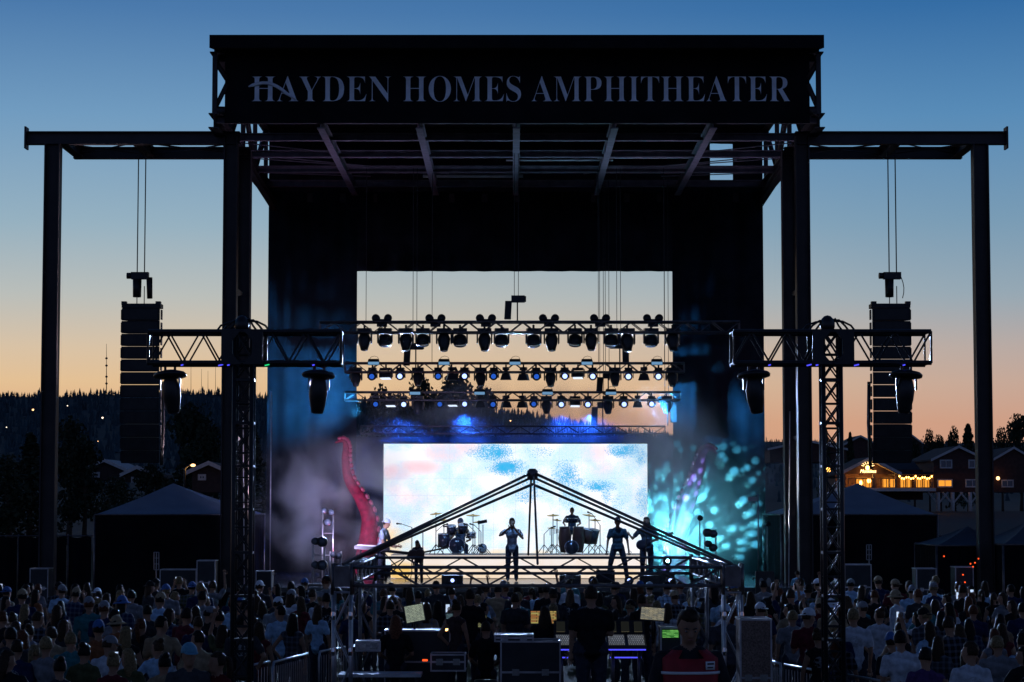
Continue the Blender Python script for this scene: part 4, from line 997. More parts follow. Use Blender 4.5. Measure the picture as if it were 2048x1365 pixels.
# ------------------------------------------------------------------ crowd barriers
bar_me = MB().tube((0, 0, .12), (0, 0, 1.03), .008, n=5).mesh('bar', alu)
def barrier(a, b, label):
    pa, pb = W(a[0], a[1], 2.5 * FPX / (a[1] - HOR)), W(b[0], b[1], 2.5 * FPX / (b[1] - HOR)); pa.z = pb.z = 0
    t = thing('crowd_barrier', label, 'barrier', (pa + pb) / 2, 'steel crowd barriers'); d = (pb - pa)
    MB().path([pa + V((0, 0, .1)), pa + V((0, 0, 1.0)), pa + d * .04 + V((0, 0, 1.1)), pb - d * .04 + V((0, 0, 1.1)), pb + V((0, 0, 1.0)), pb + V((0, 0, .1))], .02, 6).build('frame', alu, t)
    MB().tube(pa + V((0, 0, .12)), pb + V((0, 0, .12)), .016, n=6).build('bottom_rail', alu, t)
    n = int(d.length / .12)
    for k in range(1, n): o = link_mesh('bar', bar_me, t); o.location = pa + d * (k / n) - org(t)
    sdv = V((-d.y, d.x, 0)).normalized() * .3
    for q in (pa + d * .08, pb - d * .08): MB().tube(q - sdv + V((0, 0, .02)), q + sdv + V((0, 0, .02)), .018, n=5).build('foot', alu, t); MB().tube(q + V((0, 0, .02)), q + V((0, 0, .13)), .016, n=5).build('foot_post', alu, t)
barrier((505, 1327), (541, 1320), 'short steel barrier beside the left light tower foot'); barrier((545, 1322), (618, 1304), 'steel barrier midway between left tower and tent'); barrier((638, 1301), (692, 1291), 'steel barrier touching the left tent leg')
barrier((1538, 1317), (1562, 1325), 'short steel barrier beside the speckled cabinet'); barrier((1566, 1325), (1644, 1340), 'steel barrier left of the right light tower foot'); barrier((1690, 1346), (1792, 1364), 'steel barrier right of the right light tower foot')
barrier((305, 1329), (352, 1331), 'steel barrier deep in the left crowd')

# ------------------------------------------------------------------ side tents
def tent(px0, px1, ypk, yev, d, pxpk, depth, label, name='tent', g='black-walled tents', vm=None):
    x0, x1 = WX(px0, d), WX(px1, d); ze, zp = WZ(yev, d), WZ(ypk, d + depth / 2); pk = V((WX(pxpk, d + depth / 2), d + depth / 2, zp))
    t = thing(name, label, 'tent', ((x0 + x1) / 2, d + depth / 2, 0), g)
    c = [V((x0, d, ze)), V((x1, d, ze)), V((x1, d + depth, ze)), V((x0, d + depth, ze))]
    for k in range(4):
        a, b = c[k], c[(k + 1) % 4]; q = MB(); n = 6           # slightly sagging roof panel with its own thickness
        rows = []
        for i in range(n + 1):
            f = i / n; l, r = a.lerp(pk, f), b.lerp(pk, f); row = []
            for j in range(n + 1):
                p = l.lerp(r, j / n); p.z -= .10 * math.sin(math.pi * f) * (1 if 0 < j < n else .4); row.append(p)
            rows.append(row)
        for row in rows: q.v += [tuple(p) for p in row]
        m1 = n + 1; base = len(q.v); q.v += [(p[0], p[1], p[2] - .02) for p in q.v]
        for i in range(n):
            for j in range(n):
                f1 = (i * m1 + j, i * m1 + j + 1, (i + 1) * m1 + j + 1, (i + 1) * m1 + j); q.f.append(f1); q.f.append(tuple(base + z for z in reversed(f1)))
                q.m += [0, 0]; q.smooth += [True, True]
        q.build('roof_panel', vm or vinyl_w, t)
        MB().tube(a, b, .03, n=6).build('eave_rail', aludark, t); MB().tube(a, (a.x, a.y, 0), .035, n=6).build('post', aludark, t)
        w = MB(); N = 26
        for i in range(N + 1):
            p = a.lerp(b, i / N); nr = (b - a).cross(V((0, 0, 1))).normalized(); o_ = nr * (.03 * math.sin(i * 1.9)); w.v += [tuple(p + o_ + V((0, 0, -.04))), (p.x + o_.x, p.y + o_.y, .03)]
        for i in range(N): w.f.append((2 * i, 2 * i + 1, 2 * i + 3, 2 * i + 2)); w.m.append(0); w.smooth.append(True)
        w.build('side_wall', vinyl_k, t)
tent(190, 494, 967, 1030, 70, 346, 5.0, 'black-walled peaked tent left of the stage')
tent(1562, 1874, 967, 1030, 70, 1716, 5.0, 'black-walled peaked tent right of the stage')
tent(1872, 2010, 1052, 1092, 64, 1935, 3.4, 'small dark canopy right, beyond the right outer column', 'canopy_tent', vm=canopy_k)
tent(2005, 2120, 1040, 1090, 62, 2060, 3.6, 'small dark canopy at the right picture edge', 'canopy_tent', vm=canopy_k)

# ------------------------------------------------------------------ tentacle props
def tentacle(pts, rads, d, label, side):
    P = [W(x, y, d) for x, y in pts]
    def cr(i, t):                                  # Catmull-Rom
        p0, p1, p2, p3 = P[max(i - 1, 0)], P[i], P[min(i + 1, len(P) - 1)], P[min(i + 2, len(P) - 1)]
        return .5 * ((2 * p1) + (p2 - p0) * t + (2 * p0 - 5 * p1 + 4 * p2 - p3) * t * t + (3 * p1 - p0 - 3 * p2 + p3) * t ** 3)
    cv = []; rr = []
    for i in range(len(P) - 1):
        for k in range(6): t_ = k / 6; cv.append(cr(i, t_)); rr.append(rads[i] + (rads[i + 1] - rads[i]) * t_)
    cv.append(P[-1]); rr.append(rads[-1])
    t = thing('inflatable_tentacle', label, 'prop', (P[0].x, d, ZF)); MB().path(cv, rr, 14).build('arm', inflat if side > 0 else inflat2, t)
    for k in range(8, len(cv) - 3, 2):
        tg = (cv[k + 1] - cv[k - 1]).normalized(); nr = V((tg.z, 0, -tg.x)) * side
        c = cv[k] + nr * rr[k] * .9; MB().lathe(c, nr + V((0, -.3, 0)), [(0, .1 * (.45 + rr[k])), (.07, .16 * (.45 + rr[k])), (.1, .09 * (.45 + rr[k]))], 10).build('sucker', sucker_m, t)
tentacle([(728, 1158), (735, 1100), (738, 1040), (722, 1000), (698, 960), (691, 920), (692, 893), (686, 882), (670, 886)], [.40, .33, .24, .19, .155, .125, .095, .06, .02], 69.8, 'tall red inflatable tentacle curling up left of the video wall', 1)
tentacle([(1345, 1158), (1352, 1080), (1368, 1020), (1385, 975), (1396, 940), (1404, 912), (1414, 899), (1424, 899), (1434, 908)], [.42, .38, .3, .24, .18, .13, .1, .07, .02], 74.6, 'purple-lit inflatable tentacle curling up right of the video wall', -1)

# ------------------------------------------------------------------ band gear
def stand(p, h, t=None, boom=None, label='', grp='microphone stands', legs=.26, name='microphone_stand'):
    p = V(p); t = t or thing(name, label, 'stand', p, grp)
    MB().tube(p + V((0, 0, .2)), p + V((0, 0, h)), .014, n=6).build('pole', blackm, t)
    for k in range(3):
        a = k * 2.09 + .4; MB().tube(p + V((0, 0, .3)), p + V((legs * math.cos(a), legs * math.sin(a), .01)), .012, n=5).build('leg', blackm, t)
    if boom:
        MB().tube(p + V((0, 0, h)), p + V((boom[0], -.05, h + boom[1])), .01, n=5).build('boom', blackm, t)
        MB().lathe(p + V((boom[0], -.05, h + boom[1])), (boom[0], 0, boom[1] * .3), [(0, .015), (.1, .02), (.13, .03), (.17, .02)], 8).build('microphone', blackm, t)
    return t
def drum(t, c, ax, r, h, m_, name='drum'):
    ax = V(ax).normalized(); c = V(c); b = MB().lathe(c, ax, [(0, r), (h, r)], 20).build(name, m_, t)
    MB().lathe(c + ax * h, ax, [(0, r + .008), (.015, r + .008), (.017, r - .01)], 20).build('hoop', chrome, b)
    MB().lathe(c + ax * (h + .012), ax, [(0, r - .012), (.008, r - .014)], 20).build('drum_skin', drum_m if name == 'bass_drum' else skinhead, b)
def cymbal(t, c, r, tilt=.15):
    n = V((random.uniform(-tilt, tilt), -tilt, 1)).normalized(); MB().lathe(c, n, [(0, r), (.012, r * .5), (.03, r * .18), (.045, .02)], 18).build('cymbal', brass, t)
RZF = RZ
def rp(px, d=70.9): q = WX(px, d); return V((q, d, RZF))
k = thing('drum_kit', 'dark drum kit with logo on bass drum, left on the riser', 'drum kit', rp(912))
bd = rp(914, 70.3); drum(k, bd + V((0, .42, .27)), (0, -1, 0), .25, .42, drum_m, 'bass_drum')
MB().box(bd + V((0, -.022, .40)), (.12, .006, .02)).build('bass_drum_lettering', white_p, k)
MB().path([bd + V((.11 + .06 * math.cos(a), -.024, .17 + .08 * math.sin(a))) for a in (-2.4, -1.6, -.8, 0, .8, 1.2)], [.008, .018, .022, .02, .012, .004], 5).build('bass_drum_emblem', white_p, k)
for (px, z, r, h) in ((903, .66, .15, .22), (926, .68, .16, .24)): drum(k, rp(px, 70.6) + V((0, 0, z)), (0, -.35, 1), r, h, drum_m)
drum(k, rp(889, 70.7) + V((0, 0, .22)), (0, -.1, 1), .21, .4, drum_m); drum(k, rp(942, 70.9) + V((0, 0, .5)), (0, -.15, 1), .17, .15, chrome)
MB().box(rp(898, 70.5) + V((-.05, 0, .86)), (.28, .1, .05)).build('sample_pad', blackp, k)
for (px, h, r) in ((872, 1.25, .2), (888, 1.05, .17), (946, 1.2, .22), (958, 1.0, .2)):
    p = rp(px); stand(p, h, k); cymbal(k, p + V((0, 0, h)), r)
p = rp(966, 70.6); stand(p, .92, k); MB().box(p + V((-.02, 0, 1.0)), (.3, .14, .1), Matrix.Rotation(-.2, 3, 'Y')).build('pad_controller', blackp, k)
for px in (872, 950, 962): stand(rp(px, 70.4), .7, k, boom=(.22 if px < 900 else -.2, .2))
drum(k, rp(965, 70.4) + V((0, .3, .14)), (0, -1, .2), .13, .25, drum_m)
k = thing('percussion_set', 'congas, bongos and cymbals set right of centre on the riser', 'percussion', rp(1143))
for px in (1129, 1157):
    MB().lathe(rp(px, 70.3) + V((0, 0, .05)), (0, 0, 1), [(0, .13), (.2, .17), (.45, .2), (.7, .17), (.78, .16)], 18).build('conga', conga_m, k)
    MB().lathe(rp(px, 70.3) + V((0, 0, .83)), (0, 0, 1), [(0, .172), (.03, .172), (.032, .15)], 18).build('conga_rim', chrome, k)
for px in (1135, 1143, 1151): MB().lathe(rp(px, 70.35) + V((0, 0, .98)), (0, -.1, 1), [(0, .075), (.13, .09)], 14).build('bongo', drum_m, k)
drum(k, rp(1143, 70.0) + V((0, .32, -.02 + .24)), (0, -1, 0), .22, .3, drum_m, 'bass_drum')
for px, r in ((1173, .19), (1183, .17)): drum(k, rp(px, 70.5) + V((0, 0, .35)), (.2, -.2, 1), r, .42, conga_m if px == 1173 else drum_m)
for (px, h, r) in ((1106, 1.2, .2), (1114, 1.05, .16), (1178, 1.2, .22), (1190, 1.05, .19), (1103, .8, .14)):
    p = rp(px); stand(p, h, k); cymbal(k, p + V((0, 0, h)), r)
for i in range(7):
    p = rp(1100, 70.6) + V((.05 * i, 0, .78)); MB().tube(p, p + V((0, 0, -.2 + .015 * i)), .012, n=5).build('chime', chrome, k)
stand(rp(1088, 70.2), .62, k, boom=(.2, .2)); stand(rp(1200, 70.4), .9, k, boom=(-.25, .35))
for i, (px, d_, h, bm, lb) in enumerate(((1212, 66.6, .12, None, 'low black floor stand left of the striding guitarist'), (824, 67.5, 1.6, (-.3, .1), 'tall microphone stand behind the left tent rafter'), (846, 68.5, 1.5, (.25, .12), 'microphone stand left of the drum kit'), (1292, 67.2, 1.4, (.1, .1), 'microphone stand by the right pair of musicians'))):
    if h > .5: stand((WX(px, d_), d_, ZF), h, boom=bm, label=lb)
    else:
        p = V((WX(px, d_), d_, ZF)); t = thing('floor_monitor', lb, 'speaker', p); MB().prism([p + V((-.3, -.2, 0)), p + V((-.3, .25, 0)), p + V((-.3, .2, .3)), p + V((-.3, -.05, .36))], (.55, 0, 0)).build('cabinet', cabm, t); MB().prism([p + V((-.25, -.21, .05)), p + V((.2, -.21, .05)), p + V((.2, -.08, .33)), p + V((-.25, -.08, .33))], (0, -.01, 0)).build('grille', blackm, t)
def wedge(px, d_, lb):
    p = V((WX(px, d_), d_, ZF)); t = thing('floor_monitor', lb, 'speaker', p, 'floor monitors')
    MB().prism([p + V((-.3, .3, 0)), p + V((-.3, -.2, 0)), p + V((-.3, -.15, .3)), p + V((-.3, .1, .38))], (.6, 0, 0)).build('cabinet', cabm, t); MB().box(p + V((0, -.19, .15)), (.5, .02, .2)).build('grille', blackm, t)
for i, px in enumerate((905, 1140, 1300)): wedge(px, 63.6, ['floor monitor at stage front below the drum kit', 'floor monitor at stage front below the congas', 'floor monitor at stage front right below the guitarists'][i])
fl = [(905, 1166, 0), (1186, 1164, 0), (1258, 1164, 1), (1340, 1164, 2)]
for i, (px, py, _) in enumerate(fl):
    p = W(px, py, 63.0); p.z = ZF + .1; t = thing('floor_light', ['small blue-white floor light at stage front under the drums', 'blue-white floor light at stage front under the congas', 'blue-white floor light at stage front under the guitarists', 'tilted blue-white floor light at the right stage front'][i], 'stage light', p, 'floor lights along the stage edge')
    MB().box(p + V((0, 0, -.07)), (.2, .2, .06)).build('base', blackp, t); MB().lathe(p + V((0, .1, .06)), (0, -1, .1), [(0, .09), (.05, .13), (.18, .13)], 12).build('head', blackp, t); MB().lathe(p + V((0, -.085, .08)), (0, -1, .1), [(0, .055), (.02, .035)], 10).build('lens', lens_w, t)
p = W(1335, 1122, 66.2); t = thing('gobo_projector', 'dazzling cyan projector at the right stage side', 'stage light', (p.x, p.y, ZF))
MB().box((p.x, p.y, ZF + .15), (.4, .35, .3)).build('base', blackp, t); MB().tube((p.x, p.y, ZF + .3), (p.x, p.y, p.z - .12), .06, n=8).build('yoke', blackp, t)
MB().lathe(p + V((-.02, .12, -.03)), (.1, -1, .15), [(0, .09), (.06, .13), (.2, .12)], 12).build('head', blackp, t); MB().lathe(p + V((0, -.09, 0)), (.1, -1, .15), [(0, .05), (.02, .03)], 12).build('lens', ledcyan, t)
# keyboards at the left
p = V((WX(745, 67.6), 67.6, ZF)); t = thing('keyboard_stand', 'sloped keyboard on a stand in front of the left musician', 'keyboard', p)
MB().box(p + V((0, 0, .98)), (1.05, .38, .11), Matrix.Rotation(.06, 3, 'Y')).build('keyboard', blackp, t); MB().box(p + V((0, -.02, 1.05)), (.9, .2, .03), Matrix.Rotation(.06, 3, 'Y')).build('keys', trim_w, t)
for s in (-1, 1):
    for y in (-.14, .14): MB().tube(p + V((s * .42, y, 0)), p + V((s * .34, y, .92)), .02, n=6).build('leg', blackm, t)
p = V((WX(795, 67.8), 67.8, ZF)); t = thing('keyboard_stand', 'second keyboard on a low stand right of the left musician', 'keyboard', p)
MB().box(p + V((0, 0, .86)), (1.0, .36, .08), Matrix.Rotation(.1, 3, 'Y')).build('keyboard', blackp, t)
for s in (-1, 1): MB().tube(p + V((s * .4, 0, 0)), p + V((-s * .4, 0, .84)), .02, n=6).build('cross_leg', blackm, t)
# side light towers: small vertical racks of fixtures left and right
def side_rack(px, d_, ybase, fx, lb):
    x = WX(px, d_); t = thing('fixture_rack', lb, 'light rack', (x, d_, ZF), 'fixture racks beside the stage'); zt = max(W(0, y, d_).z for _, y, _ in fx)
    for s in (-.16, .16): MB().tube((x + s, d_, ZF), (x + s, d_, zt + .1), .025, n=6).build('upright', alu, t)
    for f in (.0, .33, .66, 1.0): MB().tube((x - .16, d_, ZF + .1 + (zt - ZF - .1) * f), (x + .16, d_, ZF + .1 + (zt - ZF - .1) * f), .018, n=5).build('rung', alu, t)
    MB().box((x, d_, ZF + .03), (.6, .5, .06)).build('base', blackm, t)
    for q, y, r in fx:
        c = W(px + q, y, d_ - .15); h = MB().lathe(c + V((0, .12, 0)), (.2 * (1 if q < 0 else -1), -1, 0), [(0, r * .7), (.08, r), (.24, r * .95)], 12).build('lamp', blackp, t); MB().lathe(c + V((0, -.125, 0)), (0, -1, 0), [(0, r * .8), (.01, r * .75)], 12).build('lens', glass_d, h)
side_rack(638, 63.6, 0, ((-9, 1083, .11), (9, 1084, .15), (-9, 1130, .11), (9, 1131, .15)), 'front fixture rack left of the tent frame corner')
side_rack(656, 68, 0, ((-8, 1022, .1), (8, 1025, .1), (0, 1045, .12)), 'taller fixture rack behind, left of the tentacle')
side_rack(672, 66, 0, ((-6, 1110, .1), (7, 1112, .1)), 'short fixture rack at the tentacle foot')
side_rack(1420, 65.4, 0, ((-7, 1066, .13), (8, 1068, .12), (-6, 1088, .1), (8, 1096, .12)), 'fixture rack with blue glow right of the video wall')
for i, (px, d_, h, lb) in enumerate(((1399, 68, 1.9, 'thin lamp pole left of the right fixture rack'), (1516, 70, 2.6, 'tall pole with a pale box at right stage side'), (1534, 71, 1.7, 'short pole right of the pole with the pale box'), (541, 74, 6, 'thin pole against the left drape'))):
    p = V((WX(px, d_), d_, ZF)); t = thing('light_pole', lb, 'pole', p, 'poles beside the stage'); MB().tube(p, p + V((0, 0, h)), .022, n=6).build('pole', alu, t); MB().box(p + V((0, 0, .02)), (.4, .4, .04)).build('base', blackm, t)
    if i == 1: MB().box(p + V((-.17, 0, h - .15)), (.28, .1, .14)).build('box', trim_w, t)
    if i == 0 or i == 2: MB().lathe(p + V((0, -.1, h)), (0, -1, -.2), [(0, .07), (.12, .09)], 10).build('lamp', blackp, t)
# posters, cases, speakers around the stage
p = W(1530, 1165, 61.5); t = thing('poster_board', 'black square board with pale skull-like print right of the stage', 'sign', (p.x, 61.5, 0)); MB().box((p.x, 61.5, p.z), (.52, .05, .6)).build('board', blackp, t)
for s in (-1, 1): MB().tube((p.x + s * .2, 61.55, 0), (p.x + s * .2, 61.55, p.z - .2), .02, n=5).build('leg', blackm, t)
for s in (-1, 1): MB().ell((p.x + s * .1, 61.47, p.z + .0), (.07, .008, .12), None, 10, 6).build('print', mat('poster_print_grey', (.2, .2, .2), .7), t)
flight_case(512, 543, 1143, 1180, 62.2, 'black speaker box at the left end of the stage front', .6, cabm, zb=0)
def stack_case(px0, px1, y0, y1, d, lb, m_=case_m): flight_case(px0, px1, y0, y1, d, lb, .7, m_, zb=0, split=.7)
stack_case(1690, 1742, 1130, 1200, 59.5, 'pale-edged road case right of the right light tower'); stack_case(1834, 1872, 1138, 1200, 60, 'smaller road case left of the right outer column'); stack_case(1912, 1946, 1135, 1200, 60.5, 'dark case decked with red lights by the right outer column')
stack_case(394, 430, 1122, 1140, 62, 'small mixer case on the left stack by the main column'); stack_case(60, 96, 1138, 1170, 62, 'narrow case with orange edge at far left'); stack_case(320, 392, 1140, 1180, 62.5, 'low dark equipment case beside the left tent')
for i, (px, py) in enumerate(((1957, 1118), (1941, 1128), (1946, 1134), (1950, 1126), (1926, 1150), (1930, 1165), (1924, 1175), (1888, 1113))):
    o = MB().ell((0, 0, 0), (.022, .022, .022), None, 6, 5).build('string_bulb', red_led); o.location = W(px, py, 60.3); tag(o, f'tiny red bulb among the string by the right outer column, {ordn(sorted(range(8), key=lambda q: (1957, 1941, 1946, 1950, 1926, 1930, 1924, 1888)[q]).index(i), 8)}', 'bulb', 'red string bulbs')
for (px, y0, y1, lb) in ((313, 1105, 1140, 'small white lattice frame on the left tent wall'), (1738, 1090, 1120, 'small white lattice frame on the right tent wall')):
    a, b = W(px, y1, 66), W(px, y0, 66); t = thing('lattice_frame', lb, 'frame', a)
    for s in (-.07, .07): MB().tube(a + V((s, 0, 0)), b + V((s, 0, 0)), .014, n=5).build('rail', alu, t)
    for k in range(4): MB().tube(a.lerp(b, k / 3) + V((-.07, 0, 0)), a.lerp(b, k / 3) + V((.07, 0, 0)), .012, n=5).build('rung', alu, t)
    MB().tube((a.x, 66, 0), b, .018, n=5).build('post', alu, t)

# dark fences added beside the tents to cover the pale lit lawn
for (px0, px1, lb, n) in ((-260, 186, 'added dark fence covering pale lawn left of the left tent', 9), (1876, 2320, 'added dark fence covering pale lawn right of the right tent', 9)):
    a, b = WX(px0, 78), WX(px1, 78); t = thing('added_dark_fence', lb, 'fence', ((a + b) / 2, 78, 0), 'added dark fences')
    for i in range(n):
        x0, x1 = a + (b - a) * i / n, a + (b - a) * (i + 1) / n
        q = MB()
        for k in range(9):
            x = x0 + .03 + (x1 - x0 - .06) * k / 8; y = 78 + .05 * math.sin(k * 1.3 + i); q.v += [(x, y, .05), (x, y, 2.4 + .03 * math.sin(k + i))]
        for k in range(8): q.f.append((2 * k, 2 * k + 2, 2 * k + 3, 2 * k + 1)); q.m.append(0); q.smooth.append(True)
        q.build('screen_panel', vinyl_k, t); MB().tube((x0, 78.06, 0), (x0, 78.06, 2.5), .03, n=6).build('post', aludark, t)
    MB().tube((a, 78.06, 2.44), (b, 78.06, 2.44), .022, n=6).build('top_rail', aludark, t)

# ------------------------------------------------------------------ people
def capsule(mb, a, b, r0, r1, n=10):
    a, b = V(a), V(b); L = (b - a).length
    ax = (b - a) / L if L > 1e-5 else V((0, 0, 1)); prof = []
    for i in range(4): t = math.pi / 2 * i / 4; prof.append((-r0 * math.cos(t), max(.002, r0 * math.sin(t))))
    for i in range(5): t = math.pi / 2 * i / 4; prof.append((L + r1 * math.sin(t), max(.002, r1 * math.cos(t))))
    mb.lathe(a, ax, prof, n)
def human(arms, lean=0.0, build=1.0, female=False, sleeve='short', legs=None, head_yaw=0.0, nod=0.0, voxel=.019, long_trousers=True, hands=True):
    """one continuous figure facing +y, feet at z=0, 1.75 m tall; materials: skin, shirt, trousers, shoes"""
    prim = []          # (a, b, r0, r1, material, scale_xy)
    P = lambda *a: V(a)
    sh = .175 * (1.0 if not female else .88) * (.5 + .5 * build); hipw = .095 * (1.06 if female else 1.0)
    Rl = Matrix.Rotation(-lean, 4, 'X'); piv = P(0, 0, .95)
    up = lambda v: (Rl @ (v - piv)) + piv
    head = up(P(0, .025, 1.635)); neck = up(P(0, -.005, 1.44))
    MBs = MB(); E = []
    def cap(a, b, r0, r1, m_): capsule(MBs, a, b, r0, r1); E.append((V(a), V(b), r0, r1, m_))
    def el(c, r, m_, M=None): MBs.ell(c, r, M, 14, 10); E.append((V(c), V(c) + V((0, 0, .001)), (r[0] + r[1] + r[2]) / 3, (r[0] + r[1] + r[2]) / 3, m_))
    MR = Matrix.Rotation(-lean, 3, 'X'); MH = MR @ Matrix.Rotation(head_yaw, 3, 'Z') @ Matrix.Rotation(-nod, 3, 'X')
    cap(neck, head + MH @ P(0, -.02, -.06), .058 * build ** .5, .052, 0)
    el(head, (.077, .098, .112), 0, MH); el(head + MH @ P(0, .03, -.07), (.056, .062, .062), 0, MH)
    cap(head + MH @ P(0, .098, .0), head + MH @ P(0, .112, -.035), .010, .016, 0)
    for s in (-1, 1): el(head + MH @ P(s * .079, -.005, -.015), (.012, .02, .032), 0, MH)
    # trunk
    el(up(P(0, 0, 1.29)), (.172 * build, .118 * build, .17), 1, MR); el(up(P(0, .005, 1.12)), (.145 * build * (.9 if female else 1), .108 * build, .17), 1, MR); el(P(0, 0, .98), (.165 * build * (1.03 if female else 1), .12 * build, .13), 1)
    cap(up(P(-sh, -.005, 1.395)), up(P(sh, -.005, 1.395)), .066, .066, 1); cap(up(P(-.07, -.01, 1.42)), up(P(.07, -.01, 1.42)), .075, .075, 1)
    el(P(0, 0, .90), (.18 * build, .135 * build, .075), 1)
    if female: 
        for s in (-1, 1): el(up(P(s * .07, .09, 1.28)), (.07, .06, .065), 1, MR)
    # legs
    lg = legs or [((.11, .015, .5), (.12, -.02, .09)), ((.11, .015, .5), (.12, -.02, .09))]
    for s, (kn, an) in zip((-1, 1), lg):
        h = P(s * hipw, 0, .92); kn = P(s * kn[0], kn[1], kn[2]); an = P(s * an[0], an[1], an[2])
        cap(h, kn, .102 * build, .078, 2); cap(kn, an, .076, .062, 2 if long_trousers else 0); cap(an + P(0, -.02, -.045), an + P(0, .14, -.055), .042, .034, 3)
    # arms and hands
    fing = []
    for s, (e, w, hd) in zip((-1, 1), arms):
        S = up(P(s * (sh + .015), -.005, 1.395)); e = up(P(s * e[0], e[1], e[2])); w = up(P(s * w[0], w[1], w[2]))
        if sleeve == 'none': cap(S, e, .05, .04, 0)
        elif sleeve == 'long': cap(S, e, .058, .048, 1)
        else:
            mid = S.lerp(e, .62); cap(S, mid, .066, .068, 1); cap(mid, e, .044, .04, 0)
        cap(e, w, .042 if sleeve != 'long' else .048, .029 if sleeve != 'long' else .036, 0 if sleeve != 'long' else 1)
        hv = V((s * hd[0], hd[1], hd[2])).normalized(); pc = w + hv * .045; cap(w, w + hv * .075, .03, .036, 0)
        sd = hv.cross(V((0, 1, 0)) if abs(hv.y) < .8 else V((1, 0, 0))).normalized(); pn = hv.cross(sd)
        for k in range(4):
            o_ = (k - 1.5) * .021; L = (.06, .072, .068, .052)[k]; b0 = w + hv * .095 + sd * o_; k1 = b0 + hv * L * .55 + pn * .008; fing.append([b0, k1, k1 + (hv * .6 + pn * .55).normalized() * L * .5])
        b0 = w + hv * .04 + sd * -.03; fing.append([b0, b0 + (hv * .6 - sd * .7).normalized() * .04, b0 + (hv * .9 - sd * .45).normalized() * .075])
    tmp = bpy.data.objects.new('tmp', MBs.mesh('tmp', [skin, shirt, denim, shoe])); col.objects.link(tmp)
    md = tmp.modifiers.new('r', 'REMESH'); md.mode = 'VOXEL'; md.voxel_size = voxel; md.use_smooth_shade = True
    dg = bpy.context.evaluated_depsgraph_get(); dg.update(); me_ = bpy.data.meshes.new_from_object(tmp.evaluated_get(dg))
    om = tmp.data; bpy.data.objects.remove(tmp); bpy.data.meshes.remove(om)
    bm = bmesh.new(); bm.from_mesh(me_)
    for _ in range(2): bmesh.ops.smooth_vert(bm, verts=bm.verts, factor=.5, use_axis_x=True, use_axis_y=True, use_axis_z=True)
    if hands:
        q = MB()
        for f in fing: q.path(f, [.0095, .009, .0075], 5)
        for p in q.v: bm.verts.new(p)
        bm.verts.ensure_lookup_table(); n0 = len(bm.verts) - len(q.v)
        for f in q.f: 
            try: bm.faces.new([bm.verts[n0 + i] for i in f]).smooth = True
            except ValueError: pass
    bm.to_mesh(me_); nf = len(bm.faces); bm.free()
    me_.materials.clear()
    for m_ in (skin, shirt, denim, shoe): me_.materials.append(m_)
    C = np.empty(len(me_.polygons) * 3); me_.polygons.foreach_get('center', C); C = C.reshape(-1, 3)
    best = np.full(len(C), 1e9); idx = np.zeros(len(C), int)
    for (a, b, r0, r1, m_) in E:
        a_ = np.array(a); ab = np.array(b) - a_; t_ = np.clip(((C - a_) @ ab) / max(ab @ ab, 1e-9), 0, 1)
        dist = np.linalg.norm(C - (a_ + t_[:, None] * ab), axis=1) - (r0 + (r1 - r0) * t_)
        k_ = dist < best; best[k_] = dist[k_]; idx[k_] = m_
    me_.polygons.foreach_set('material_index', idx.astype(np.int32)); me_.update()
    return me_, head, MH
def hair_mesh(head, MH, kind):
    """sphere pulled into a hair cap; long kinds fall down the back"""
    q = MB(); q.ell((0, 0, 0), (1, 1, 1), None, 22, 16); out = []
    for p in q.v:
        x, y, z = p; nz = noise.noise(V((x * 4, y * 4, z * 3))) * .05 + noise.noise(V((x * 11, y * 11, z * 5 + 3))) * .05
        r = V((.089 + nz * .22, .108 + nz * .22, .124 + nz * .2)); v = V((x * r.x, y * r.y, z * r.z))
        face = y > .25 and z < .45
        if kind == 'short':
            if face or z < -.45: v = V((x * .06, y * .075, z * .085))
        elif kind in ('long', 'longer'):
            if face: v = V((x * .06, y * .07, z * .085))
            elif z < 0:
                k = (-z) ** .8; drop = .30 if kind == 'long' else .44
                v = V((x * (.095 + .055 * k * (1 - k * .5)), -abs(y) * .09 - .02 - .03 * k if y < .3 else y * .06, z * .06 - drop * k))
                v.x += .012 * math.sin(z * 9 + x * 5)
        elif kind == 'bun':
            if face or z < -.55: v = V((x * .06, y * .075, z * .085))
        elif kind == 'pony':
            if face or z < -.5: v = V((x * .06, y * .075, z * .085))
        out.append(tuple(head + MH @ (v + V((0, -.008, .012)))))
    q.v = out
    if kind == 'bun': q.ell(head + MH @ V((0, -.07, .12)), (.05, .05, .045), None, 12, 8)
    if kind == 'pony': q.path([head + MH @ V(p) for p in ((0, -.09, .06), (0, -.15, .03), (.01, -.16, -.08), (0, -.14, -.2), (.01, -.13, -.27))], [.025, .04, .042, .032, .008], 8)
    return q.mesh('hair', hairm)
def cap_mesh(head, MH, back=False, hat=False):
    q = MB(); q.ell((0, 0, 0), (1, 1, 1), None, 20, 14)
    q.v = [tuple(head + MH @ V((x * .092, y * .112, (z * .118 if z > 0 else z * .012) + .035))) for x, y, z in q.v]
    if hat:
        b = MB(); b.lathe((0, 0, 0), (0, 0, 1), [(-.03, .165), (-.024, .168), (.01, .1)], 22); q.add([head + MH @ (V(v) + V((0, 0, .03))) for v in b.v], b.f, 0, True)
    else:
        s = -1 if back else 1; pts = [V((.08 * math.cos(a), s * (.085 + .085 * math.sin(a)), .03 - .012 * math.sin(a))) for a in [math.pi * i / 8 for i in range(9)]]
        q.prism([head + MH @ p for p in pts], MH @ V((0, 0, .012)))
    return q.mesh('cap', capm)
DOWN = ((.245, -.01, 1.13), (.25, .07, .88), (.05, .1, -1)); FOLD = ((.25, .05, 1.13), (.10, .22, 1.14), (-1, .3, .2)); CUP = ((.245, .02, 1.12), (.2, .24, 1.2), (-.2, .8, .5))
